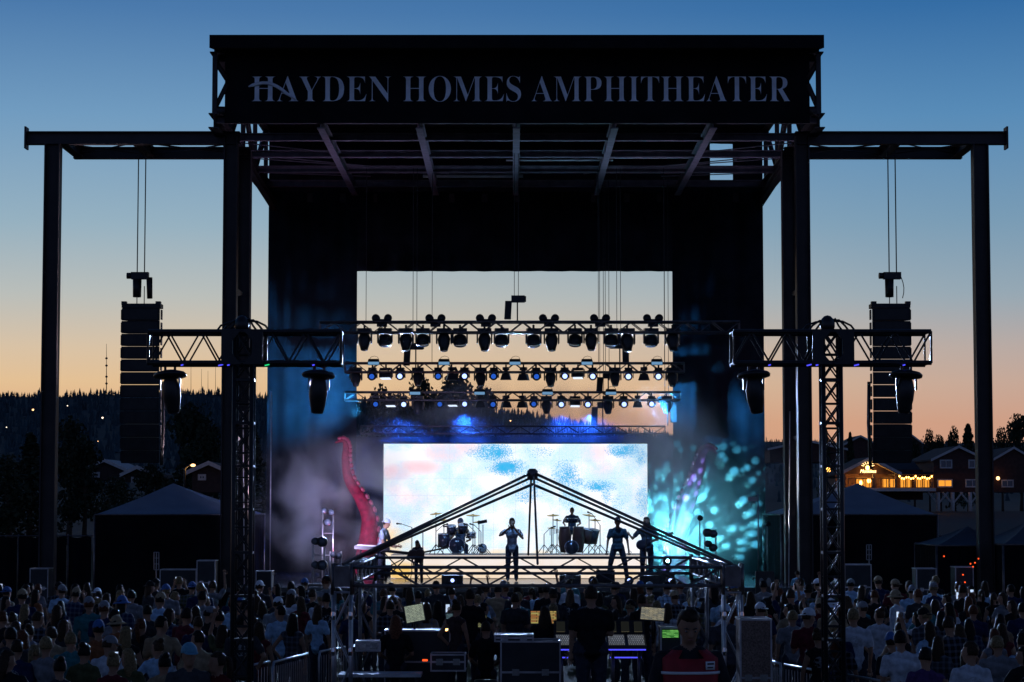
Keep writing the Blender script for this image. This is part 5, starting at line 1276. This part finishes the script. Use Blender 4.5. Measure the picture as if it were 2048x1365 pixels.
UP = ((.27, .10, 1.62), (.22, .14, 1.88), (-.1, .1, 1)); PHONE = ((.22, .2, 1.3), (.12, .32, 1.56), (-.3, .4, 1)); HIP = ((.34, -.06, 1.15), (.2, .04, .98), (-.8, .3, -.5))
BODY = {}
for nm, kw in {
    'm_down': dict(arms=(DOWN, DOWN), build=1.04), 'm_cup': dict(arms=(DOWN, CUP), build=1.1), 'm_fold': dict(arms=(FOLD, FOLD), build=1.12), 'm_up': dict(arms=(DOWN, UP), build=1.0),
    'm_side': dict(arms=(CUP, DOWN), build=1.0, head_yaw=.7), 'm_phone': dict(arms=(PHONE, PHONE), build=1.0), 'm_big': dict(arms=(DOWN, FOLD), build=1.28), 'm_long': dict(arms=(DOWN, DOWN), build=1.1, sleeve='long'),
    'f_down': dict(arms=(DOWN, DOWN), build=.9, female=True), 'f_bare': dict(arms=(HIP, DOWN), build=.9, female=True, sleeve='none'), 'f_up': dict(arms=(UP, UP), build=.88, female=True), 'f_cup': dict(arms=(DOWN, CUP), build=.92, female=True, sleeve='none', head_yaw=-.6),
    'm_tilt': dict(arms=(CUP, HIP), build=1.08, head_yaw=-.9, nod=.1, lean=.05), 'f_turn': dict(arms=(HIP, CUP), build=.92, female=True, head_yaw=1.0),
    'f_phone': dict(arms=(PHONE, DOWN), build=.9, female=True)}.items():
    BODY[nm] = human(**kw)
HM = {}
def hair_for(b, k):
    if (b, k) not in HM:
        me_, hd, MH = BODY[b]; HM[(b, k)] = cap_mesh(hd, MH, k == 'backcap', k == 'hat') if k in ('cap', 'backcap', 'hat') else hair_mesh(hd, MH, k)
    return HM[(b, k)]
SHIRTS = [('black', (.012, .012, .014), 30), ('charcoal', (.035, .036, .04), 14), ('navy', (.012, .02, .06), 12), ('white', (.42, .44, .48), 10), ('pale blue', (.28, .42, .55), 7), ('grey', (.16, .16, .17), 9), ('olive', (.06, .065, .03), 5), ('maroon', (.10, .015, .022), 5), ('teal', (.03, .14, .15), 5), ('tan', (.25, .18, .11), 4), ('purple', (.07, .035, .11), 3), ('orange', (.2, .07, .03), 2)]
HAIRC = [('black', (.008, .007, .007)), ('black', (.010, .008, .008)), ('brown', (.028, .016, .01)), ('brown', (.035, .02, .012)), ('brown', (.05, .028, .016)), ('blond', (.17, .115, .055)), ('auburn', (.09, .03, .014))]
CAPC = [('white', (.6, .62, .64)), ('black', (.012, .012, .013)), ('blue', (.05, .12, .3)), ('grey', (.2, .2, .21)), ('tan', (.3, .22, .13))]
rp_ = random.Random(77)
crowd = []
def place_person(x, y, z, body, shirt_i, hair_k, hc, rz, s, cap_k=None, cc=None, label=None, group=None, zone=None):
    t = bpy.data.objects.new('person', None); col.objects.link(t); t.location = (x, y, z); t.rotation_euler = (rp_.gauss(0, .03), rp_.gauss(0, .035), rz) if zone is None and label is None else (0, 0, rz); t.scale = (s * rp_.uniform(.95, 1.08), s, s); t['category'] = 'person'
    me_ = BODY[body][0]; b = link_mesh('body', me_, t, None, shirt_i[1])
    if label: b.pass_index = 1
    if hair_k: link_mesh('hair', hair_for(body, hair_k), t, None, hc[1])
    if cap_k: link_mesh('cap' if cap_k != 'hat' else 'sun_hat', hair_for(body, cap_k), t, None, cc[1])
    if group: t['group'] = group
    if label: t['label'] = label
    return t
rows = [28.4, 30.3, 32.2, 34.2, 36.3, 38.4, 40.6, 42.8, 45, 47.2, 49.4, 51.6, 53.6]
wts = [w for _, _, w in SHIRTS]
for ri, d in enumerate(rows):
    half = .2276 * d + .2; x = -half + rp_.uniform(0, .5)
    while x < half:
        yy = d + rp_.uniform(-.75, .75); skip = (yy < 42.2 and -3.75 < x < 4.55)
        if not skip and not (abs(x - WX(489, 32.5)) < .35 and yy < 32.4) and not (abs(x - WX(1661, 32.5)) < .35 and yy < 32.4) and rp_.random() > .06:
            fem = rp_.random() < .48
            sh_ = rp_.choices(SHIRTS, wts)[0]; hc = rp_.choice(HAIRC); ck = cc = None
            if fem: body = rp_.choices(['f_down', 'f_bare', 'f_up', 'f_cup', 'f_phone', 'f_turn'], [4, 3, .9, 3, 1.0, 3])[0]; hk = rp_.choices(['long', 'longer', 'bun', 'pony'], [5, 4, 2, 2])[0]; s = rp_.uniform(.92, .985)
            else: body = rp_.choices(['m_down', 'm_cup', 'm_fold', 'm_up', 'm_side', 'm_phone', 'm_big', 'm_long', 'm_tilt'], [3, 3, 3, .9, 2.5, .9, 2, 2, 3])[0]; hk = 'short' if rp_.random() < .92 else 'long'; s = rp_.uniform(.98, 1.07)
            if rp_.random() < (.36 if not fem else .06): ck = rp_.choices(['cap', 'backcap', 'hat'], [5, 3, .6])[0]; cc = rp_.choice(CAPC)
            rz = rp_.gauss(0, .3) + math.atan2(x, 68 - yy) * .6
            t = place_person(x, yy, 0, body, sh_, hk, hc, rz, s, ck, cc, group='people in the crowd')
            crowd.append((t, x, yy, sh_[0], (f'{cc[0]} {"sun hat" if ck == "hat" else "cap"}' if ck else {'short': f'short {hc[0]} hair', 'long': f'long {hc[0]} hair', 'longer': f'waist-long {hc[0]} hair', 'bun': f'{hc[0]} hair bun', 'pony': f'{hc[0]} ponytail'}[hk]),
                          {'m_up': 'arm raised', 'f_up': 'arms raised', 'm_phone': 'holding phone', 'f_phone': 'holding phone', 'm_fold': 'arms folded'}.get(body, ''), body))
        x += rp_.uniform(.42, .74) if d < 42 else rp_.uniform(.48, .84)
buckets = {}
for c in crowd:
    t, x, y, sc_, hd_, po, _ = c; px = CX + x / y * FPX
    zone = 'at far left' if px < 250 else 'left of left tower' if px < 465 else 'right of left tower' if px < 690 else 'left behind tent' if px < 1065 else 'right behind tent' if px < 1460 else 'left of right tower' if px < 1640 else 'right of right tower' if px < 1860 else 'at far right'
    dep = 'nearest rows' if y < 33.2 else 'near rows' if y < 39 else 'middle rows' if y < 46 else 'rows by stage'
    buckets.setdefault(f'person, {sc_} top, {hd_}{", " + po if po else ""}, {dep} {zone}', []).append((px, t))
for lb, L in buckets.items():
    L.sort(key=lambda q: q[0])
    for i, (px, t) in enumerate(L):
        s_ = lb if len(L) == 1 else f'{lb}, {ordn(i, len(L))}'
        if len(s_.split()) > 16: s_ = s_.replace(' hair,', ' hair').replace('person, ', '')
        t['label'] = s_
# phones held up in the crowd
def phone(p, rz, label, lit=True):
    t = thing('phone', label, 'phone', p, 'phones held up in the crowd', rz); local(t)
    MB().box((0, 0, 0), (.085, .01, .16)).build('case', blackp, t); MB().box((0, -.007, 0), (.075, .003, .145)).build('screen', phone_l if lit else glass_d, t)
nph = 0
cand = [c for c in crowd if c[6] in ('m_phone', 'f_phone')]
cand.sort(key=lambda c: c[1] / c[2])
for i, c in enumerate(cand):
    t = c[0]; hand = V((-.05 if c[6] == 'm_phone' else -.12, .38, 1.68)); M = Matrix.LocRotScale(t.location, t.rotation_euler, t.scale); w = M @ hand
    phone(w, t.rotation_euler.z, f'lit phone held up by a person in the crowd, {ordn(i, len(cand))}')

# mixing-tent people
def solo(px, d, z, body, shirt_c, hair_k, hair_c, rz, s, label, group, cap_k=None, cap_c=None, ytop=None):
    s_ = s if ytop is None else (WZ(ytop, d) - z) / 1.755
    return place_person(WX(px, d), d, z, body, ('', shirt_c), hair_k, ('', hair_c), rz, s_, cap_k, ('', cap_c) if cap_c else None, label, group)
BODY['sit_type'] = human(arms=(((.26, .1, 1.14), (.16, .34, 1.08), (-.2, 1, 0)), ((.26, .1, 1.14), (.16, .34, 1.08), (-.2, 1, 0))), build=.98, legs=[((.12, .40, .90), (.12, .42, .48)), ((.12, .40, .90), (.12, .42, .48))], lean=.12)
BK, BR = (.01, .01, .012), (.03, .018, .012)
G = 'people at the mixing desks'
solo(1182, 33.2, ZP, 'm_big', BK, 'short', BR, .05, 1.0, 'broad person all in black standing before the left console', G, ytop=1174)
solo(913, 36.4, ZP, 'f_bare', (.05, .03, .03), 'bun', BR, -.6, 1.0, 'bare-armed person standing left of the desk with hair up', G, ytop=1203)
solo(940, 38.0, ZP, 'm_down', BK, 'short', BR, .1, 1.0, 'dark-clad person behind the bare-armed one at the desk', G, ytop=1180)
solo(1030, 39.2, ZP, 'm_big', (.03, .03, .035), 'short', BR, -.2, 1.0, 'stout person left of the yellow monitor', G, ytop=1188)
solo(1283, 38.2, ZP, 'm_long', BK, 'short', BR, .3, 1.0, 'dark-clad person behind the cream monitor', G, ytop=1190)
solo(1450, 37.0, 0, 'm_down', (.06, .06, .07), 'short', BR, .3, 1.0, 'grey-shirted person leaning by the right tent leg', G, 'cap', (.5, .6, .7), ytop=1212)
SIT = [((.13, .42, .52), (.13, .42, .09)), ((.13, .42, .52), (.13, .42, .09))]
for (px, d, hk, hc, lb, yt) in ((1090, 36.6, 'long', BR, 'long-haired person seated before the yellow monitor', 1214), (792, 36.0, 'longer', (.11, .04, .02), 'auburn-haired person seated at the left desk', 1232), (972, 36.2, 'short', BR, 'person seated low behind the large road case', 1244)):
    z = WZ(yt, d) - 1.755 * .98; solo(px, d, z, 'sit_type', BK, hk, hc, 0, .98, lb, G)
    x = WX(px, d); t = thing('stool', 'dark stool under the ' + lb, 'stool', (x, d, ZP), 'stools at the mixing desks')
    sz = z + .8; MB().lathe((x, d - .02, sz - .06), (0, 0, 1), [(0, .17), (.03, .19), (.06, .18)], 14).build('seat', blackp, t)
    for k in range(4): a = k * 1.57 + .78; MB().tube((x + .1 * math.cos(a), d + .1 * math.sin(a), sz - .06), (x + .2 * math.cos(a), d + .2 * math.sin(a), ZP), .015, n=5).build('leg', aludark, t)
# steward in a red vest, facing the camera and looking down
BODY['steward'] = human(arms=(((.27, .04, 1.13), (.2, .22, .96), (-.3, .9, 0)), ((.27, .04, 1.13), (.2, .22, .96), (-.3, .9, 0))), build=1.12, nod=.42, voxel=.013)
me_, hd, MH = BODY['steward']
d = 17.0; zg = ground_z(d); s_ = (WZ(1222, d) - zg) / 1.745
v = place_person(WX(1376, d), d, zg, 'steward', ('', (.02, .02, .024)), 'short', ('', BR), math.pi + .08, s_, None, None, 'steward in a red vest with white stripe and badge, looking down', None)
q = MB(); n = 26; rings = [(1.455, .135, .085, -.012), (1.40, .22, .125, -.005), (1.30, .218, .148, 0), (1.15, .205, .142, .003), (1.0, .205, .148, .0), (.86, .212, .155, 0)]
for z, rx, ry, oy in rings:
    for k in range(n): a = 2 * math.pi * k / n; q.v.append((rx * math.copysign(abs(math.cos(a)) ** .8, math.cos(a)), oy + ry * math.sin(a), z))
for i in range(len(rings) - 1):
    for k in range(n):
        if i < 2 and abs(math.cos(2 * math.pi * (k + .5) / n)) > .86: continue
        if i == 0 and math.sin(2 * math.pi * (k + .5) / n) > .9: continue
        q.f.append((i * n + k, i * n + (k + 1) % n, (i + 1) * n + (k + 1) % n, (i + 1) * n + k)); q.m.append(0); q.smooth.append(True)
vo = link_mesh('vest', q.mesh('vest', vest_r), v); sm = vo.modifiers.new('thick', 'SOLIDIFY'); sm.thickness = .012
def band(z0, z1, a0, a1, name, m_, rx=.216, ry=.15, n=14):
    q = MB()
    for i in range(n + 1):
        a = a0 + (a1 - a0) * i / n
        for z in (z0, z1): q.v.append((rx * math.copysign(abs(math.cos(a)) ** .8, math.cos(a)), ry * math.sin(a), z))
    for i in range(n): q.f.append((2 * i, 2 * i + 2, 2 * i + 3, 2 * i + 1)); q.m.append(0); q.smooth.append(True)
    o = link_mesh(name, q.mesh(name, m_), vo); o.modifiers.new('thick', 'SOLIDIFY').thickness = .006; return o
band(1.292, 1.312, .35, 2.8, 'reflective_stripe', white_p, .238, .17)
band(1.325, 1.385, 1.92, 2.3, 'badge', white_p, .238, .17, 6)
band(1.362, 1.374, 1.97, 2.25, 'badge_line', blackp, .24, .173, 4); band(1.338, 1.346, 1.97, 2.2, 'badge_line', blackp, .24, .173, 4)
for s in (-1, 1):
    e = MB().ell(hd + MH @ V((s * .032, .083, .0)), (.013, .008, .006), MH, 8, 6).mesh('eye', skinhead if False else mat('eye_white', (.25, .22, .2), .4)); eo = link_mesh('eye', e, v)
    link_mesh('pupil', MB().ell(hd + MH @ V((s * .032, .09, -.001)), (.006, .003, .006), MH, 8, 6).mesh('pupil', blackp), eo)
    link_mesh('eyebrow', MB().path([hd + MH @ V((s * .016, .093, .02)), hd + MH @ V((s * .034, .09, .026)), hd + MH @ V((s * .052, .078, .02))], [.004, .005, .003], 5).mesh('eyebrow', blackp), v)
link_mesh('mouth', MB().ell(hd + MH @ V((0, .092, -.066)), (.024, .007, .005), MH, 10, 6).mesh('mouth', mat('lip', (.25, .09, .08), .5)), v)
solo(440, 27.6, 0, 'f_cup', (.1, .012, .014), 'pony', BR, math.pi - .7, .95, 'person in a red vest turned sideways at the left tower foot', None, ytop=1305)
solo(380, 27.5, 0, 'm_down', (.05, .05, .055), 'short', BR, math.pi + .4, .98, 'person in a dark tank top and pale cap facing the camera', None, 'cap', (.12, .3, .4), ytop=1290)
solo(1595, 55.5, .82, 'sit_type', (.12, .32, .45), 'short', BR, .1, .62, 'child in a pale blue shirt riding on shoulders right of the stage', None, ytop=1142)
solo(1595, 55.63, 0, 'm_down', BK, 'short', BR, .1, 1.0, 'person in black carrying a child on the shoulders', None)

# musicians
MIC = ((.3, .16, 1.2), (.06, .16, 1.5), (-.4, .3, 1)); MIC2 = ((.34, .06, 1.28), (.1, .17, 1.47), (-.6, .4, .6))
WIDE = [((.2, .04, .5), (.26, 0, .09)), ((.2, .04, .5), (.26, 0, .09))]
BODY['singer'] = human(arms=(MIC, MIC2), build=1.02, female=False)
BODY['stride'] = human(arms=(((.27, .0, 1.12), (.3, .06, .88), (.1, .2, -1)), ((.27, .0, 1.12), (.3, .06, .88), (.1, .2, -1))), build=1.05, legs=WIDE)
GTR = ((.3, .02, 1.12), (.1, .24, 1.05), (-.8, .3, -.1)); GTL = ((.36, .08, 1.16), (.38, .26, 1.24), (.3, .6, .5))
BODY['guitarist'] = human(arms=(GTR, GTL), build=1.02); BODY['bent'] = human(arms=(((.24, .1, 1.12), (.18, .25, .9), (-.3, .6, -.6)), ((.24, .1, 1.12), (.18, .25, .9), (-.3, .6, -.6))), build=.98, lean=.38, nod=.3, female=True)
BODY['drummer'] = human(arms=(((.3, .1, 1.1), (.2, .34, 1.05), (0, 1, .1)), ((.28, .12, 1.14), (.14, .3, 1.3), (-.2, .7, .6))), build=1.05, legs=[((.18, .40, .90), (.18, .42, .48)), ((.18, .40, .90), (.18, .42, .48))])
BODY['conguero'] = human(arms=(((.32, .1, 1.16), (.2, .36, 1.08), (-.1, 1, -.2)), ((.34, .1, 1.18), (.28, .36, 1.1), (.1, 1, -.2))), build=1.12)
BODY['keys'] = human(arms=(((.27, .12, 1.12), (.2, .38, 1.05), (0, 1, -.1)), ((.27, .12, 1.12), (.2, .38, 1.05), (0, 1, -.1))), build=1.0, lean=.2)
M_ = math.pi
GB = 'musicians on stage'
def fit(px, d, z, body, c, hk, rz, label, yt, cap=None, capc=None): return solo(px, d, z, body, c, hk, BR, rz, 1, label, GB, cap, capc, ytop=yt)
fit(1024, 67.4, ZF, 'singer', (.30, .32, .36), 'short', M_, 'singer in pale shirt holding a microphone at the stage centre', 1037)
fit(1235, 67.4, ZF, 'stride', (.03, .06, .08), 'short', M_, 'musician in dark tee standing wide-legged right of the congas', 1036, 'cap', (.03, .03, .04))
fit(1293, 68.4, ZF, 'guitarist', (.04, .06, .08), 'longer', M_ - .3, 'guitarist behind the right tent rafter', 1035)
fit(838, 65.4, ZF, 'bent', (.03, .025, .03), 'longer', M_ - .2, 'long-haired musician bent forward at the left stage front', 1078)
fit(763, 68.3, ZF, 'keys', (.25, .27, .3), 'short', M_ + 1.25, 'keyboard player in pale shirt leaning left', 1038, 'backcap', (.4, .42, .45))
z = WZ(1038, 71.25) - 1.755; fit(921, 71.25, z, 'drummer', (.06, .09, .13), 'short', M_, 'drummer in a cap seated behind the drum kit', 1038, 'cap', (.1, .14, .2))
t = thing('drum_stool', 'round stool under the drummer', 'stool', (WX(921, 71.25), 71.25, RZF)); MB().lathe((WX(921, 71.25), 71.25, z + .74), (0, 0, 1), [(0, .16), (.05, .17), (.07, .15)], 14).build('seat', blackp, t); MB().tube((WX(921, 71.25), 71.25, RZF), (WX(921, 71.25), 71.25, z + .74), .03, n=6).build('post', blackm, t)
fit(1144, 71.0, RZF, 'conguero', (.03, .05, .08), 'short', M_, 'bearded percussionist standing behind the congas', 1016)
# guitars
def guitar(px, d, z, tilt, label, c):
    p = V((WX(px, d), d, z)); t = thing('electric_guitar', label, 'guitar', p); M = Matrix.Rotation(tilt, 3, 'Y')
    b = MB()
    for (x, r) in ((-.14, .16), (.06, .13)): b.ell(p + M @ V((x, 0, 0)), (r, .025, r * .95), M, 14, 8)
    b.build('body', c, t); MB().box(p + M @ V((.45, -.01, 0)), (.62, .025, .05), M).build('neck', ply, t); MB().box(p + M @ V((.82, -.01, .01)), (.14, .02, .08), M).build('headstock', ply, t)
guitar(1291, 68.1, ZF + 1.12, -.35, 'guitar held by the player behind the right rafter', drum_m); guitar(836, 65.0, ZF + .88, -.2, 'bass guitar of the long-haired bent musician', conga_m)

# ------------------------------------------------------------------ stage smoke and stage lamps
def smoke(name, label, c, size, dens, scale, seed, thr=(.42, .7), pw=1.0):
    o = MB().box((0, 0, 0), size).build(name, None); o.location = c; o.data.materials.clear()
    m = bpy.data.materials.new(name); m.use_nodes = True; nt = m.node_tree; nt.nodes.clear(); L = nt.links
    out = nt.nodes.new('ShaderNodeOutputMaterial'); v = nt.nodes.new('ShaderNodeVolumePrincipled'); L.new(v.outputs[0], out.inputs['Volume'])
    v.inputs['Color'].default_value = (.9, .92, .95, 1); v.inputs['Anisotropy'].default_value = .25
    t = nt.nodes.new('ShaderNodeTexCoord'); n = nt.nodes.new('ShaderNodeTexNoise'); n.inputs['Scale'].default_value = scale; n.inputs['Detail'].default_value = 3; n.inputs['Distortion'].default_value = .6
    mp = nt.nodes.new('ShaderNodeMapping'); mp.inputs['Location'].default_value = (seed, seed * 1.7, 0); mp.inputs['Scale'].default_value = (1, .7, 1); L.new(t.outputs['Object'], mp.inputs[0]); L.new(mp.outputs[0], n.inputs['Vector'])
    mr = nt.nodes.new('ShaderNodeMapRange'); mr.interpolation_type = 'SMOOTHSTEP'; mr.inputs[1].default_value, mr.inputs[2].default_value = thr; L.new(n.outputs[0], mr.inputs[0])
    # soft ellipsoidal falloff to the walls of the box
    s = nt.nodes.new('ShaderNodeVectorMath'); s.operation = 'DIVIDE'; s.inputs[1].default_value = (size[0] / 2, size[1] / 2, size[2] / 2); L.new(t.outputs['Object'], s.inputs[0])
    ln = nt.nodes.new('ShaderNodeVectorMath'); ln.operation = 'LENGTH'; L.new(s.outputs[0], ln.inputs[0])
    fo = nt.nodes.new('ShaderNodeMapRange'); fo.interpolation_type = 'SMOOTHSTEP'; fo.inputs[1].default_value, fo.inputs[2].default_value, fo.inputs[3].default_value, fo.inputs[4].default_value = .35, 1.0, 1.0, 0.0; L.new(ln.outputs['Value'], fo.inputs[0])
    a = nt.nodes.new('ShaderNodeMath'); a.operation = 'MULTIPLY'; L.new(mr.outputs[0], a.inputs[0]); L.new(fo.outputs[0], a.inputs[1])
    b = nt.nodes.new('ShaderNodeMath'); b.operation = 'MULTIPLY'; L.new(a.outputs[0], b.inputs[0]); b.inputs[1].default_value = dens; L.new(b.outputs[0], v.inputs['Density'])
    o.data.materials.append(m); tag(o, label, 'smoke', kind='stuff'); return o
smoke('stage_smoke', 'drifting purple-grey stage smoke left of the video wall', (-5.5, 70.4, 3.5), (6.8, 6.0, 6.2), .38, .62, 3.1, (.44, .68))
smoke('stage_smoke', 'cyan-lit stage smoke right of the video wall', (5.9, 70.4, 4.4), (6.4, 6.5, 7.5), .30, .42, 9.4, (.36, .66))
smoke('stage_smoke', 'thin dense smoke sheet added to catch gobo dots at right stage side', W(1388, 1035, 75.45), (5.0, .7, 4.8), 3.2, .7, 2.2, (.2, .5))  # thin sheet shaped as a soft screen for the gobo dots
smoke('stage_smoke', 'thin blue smoke drifting above the video wall', (0.1, 73.6, 6.2), (12.5, 2.4, 3.6), .5, .6, 5.5, (.34, .62))
def spot(name, p, target, energy, color, ang, blend=.5, size=.06, gobo=None, label='', grp='stage lamps'):
    l = bpy.data.lights.new(name, 'SPOT'); l.energy = energy; l.color = color; l.spot_size = R(ang); l.spot_blend = blend; l.shadow_soft_size = size
    o = bpy.data.objects.new(name, l); col.objects.link(o); o.location = p; o.rotation_euler = (V(target) - V(p)).to_track_quat('-Z', 'Y').to_euler(); tag(o, label, 'lamp', grp)
    if gobo:
        l.use_nodes = True; nt = l.node_tree; L = nt.links; e = nt.nodes['Emission']
        t = nt.nodes.new('ShaderNodeTexCoord'); s = nt.nodes.new('ShaderNodeSeparateXYZ'); L.new(t.outputs['Normal'], s.inputs[0])
        c = nt.nodes.new('ShaderNodeCombineXYZ')
        for i in range(2):
            d_ = nt.nodes.new('ShaderNodeMath'); d_.operation = 'DIVIDE'; L.new(s.outputs[i], d_.inputs[0]); L.new(s.outputs[2], d_.inputs[1]); L.new(d_.outputs[0], c.inputs[i])
        vn = nt.nodes.new('ShaderNodeTexVoronoi'); vn.inputs['Scale'].default_value = gobo; vn.inputs['Randomness'].default_value = .8; L.new(c.outputs[0], vn.inputs['Vector'])
        mr = nt.nodes.new('ShaderNodeMapRange'); mr.interpolation_type = 'SMOOTHSTEP'; mr.inputs[1].default_value, mr.inputs[2].default_value, mr.inputs[3].default_value, mr.inputs[4].default_value = .2, .5, 1.0, .03
        L.new(vn.outputs['Distance'], mr.inputs[0]); L.new(mr.outputs[0], e.inputs['Strength'])
    return o
gp = W(1335, 1122, 66.2)
spot('gobo_lamp', gp + V((.05, .25, .05)), W(1384, 1046, 75.8), 260000, (.12, .68, .85), 36, .8, .01, 27.0, 'cyan gobo beam from the projector at the right stage side')
spot('left_wash_lamp', W(648, 1085, 63.9) + V((0, .3, .3)), W(690, 985, 73), 4600, (.42, .40, .70), 70, .9, .1, None, 'purple-white wash lamp in the left fixture rack')
spot('left_red_lamp', V((WX(700, 66.8), 66.8, ZF + .3)), W(708, 960, 69.8), 150, (1, .12, .25), 75, .8, .1, None, 'red uplight at the foot of the left tentacle')
spot('right_violet_lamp', V((WX(1372, 69), 69.0, ZF + .3)), W(1400, 930, 74.6), 260, (.75, .2, .8), 60, .8, .1, None, 'violet uplight at the foot of the right tentacle')
for i, (px, tx, e) in enumerate(((807, 780, 1), (930, 945, 1), (1176, 1190, .8), (1122, 1130, .35), (1303, 1330, 1.2), (720, 600, 1.2))):
    p = W(px, 812, D3) + V((0, -.4, -.32)); spot('beam_lamp', p, W(tx, 1010, D3 + .5) if i < 4 else W(1440 if i == 4 else 610, 760, 75.5), (520 if i < 4 else 4500) * e, (.012, .11, 1.0) if i < 4 else (.03, .30, .75), 150 if i < 4 else 80, .8, .04, None, f'blue beam lamp aimed down from lowest truss, {["second from left", "third from left", "fifth from left", "fourth from left", "rightmost", "leftmost"][i]}')
for i, px in enumerate((801, 1030, 1257)):
    spot('front_wash_lamp', W(px, 752, D2) + V((0, -.3, -.1)), V((WX(px, 60) * 1.3, 48, 1.0)), 11500, (.4, .58, 1.0), 75, .8, .1, None, f'blue-white lamp aimed at the crowd from the middle truss, {("left", "middle", "right")[i]} of three')

for i, (px, tx, td) in enumerate(((846, 838, 65.6), (920, 921, 70.6), (1003, 1024, 67.4), (1150, 1144, 70.6), (1222, 1240, 67.4), (1302, 1293, 68.2), (770, 763, 68.2))):
    spot('key_lamp', W(px, 690, D1) + V((0, -.5, 0)), V((WX(tx, td), td, ZF + 1.0)), 1500, (.2, .45, 1.0), 15, .8, .06, None, 'cool key lamp on the top truss aimed at ' + ['the bent musician', 'the drummer', 'the singer', 'the percussionist', 'the striding musician', 'the right guitarist', 'the keyboard player'][i])
for i, (px, c, e) in enumerate(((700, (.55, .4, .8), 1.0), (930, (.3, .5, .9), 1.0), (1180, (.2, .6, .9), 1.2), (1380, (.55, .4, .75), 1.0))):
    spot('added_roof_wash', W(px, 640, D1) + V((0, .4, .2)), V((WX(px, D1) * 1.1, D1 + .5, 14)), 300 * e, c, 120, .9, .1, None, f'added coloured light above the top truss tinting the roof steel, {ordn(i, 4)}')  # added lamps without fixtures, tinting the roof steel from below
spot('right_side_lamp', V((WX(1440, 66.5), 66.5, ZF + .6)), V((WX(1590, 64.6), 64.6, 3.6)), 16000, (.85, .9, 1.0), 34, .7, .08, None, 'white side lamp aimed at the right main column')
spot('left_side_lamp', V((WX(628, 66.3), 66.3, ZF + .6)), V((WX(480, 64.6), 64.6, 4.6)), 11000, (.9, .75, .9), 40, .7, .08, None, 'pale side lamp aimed at the left main column')
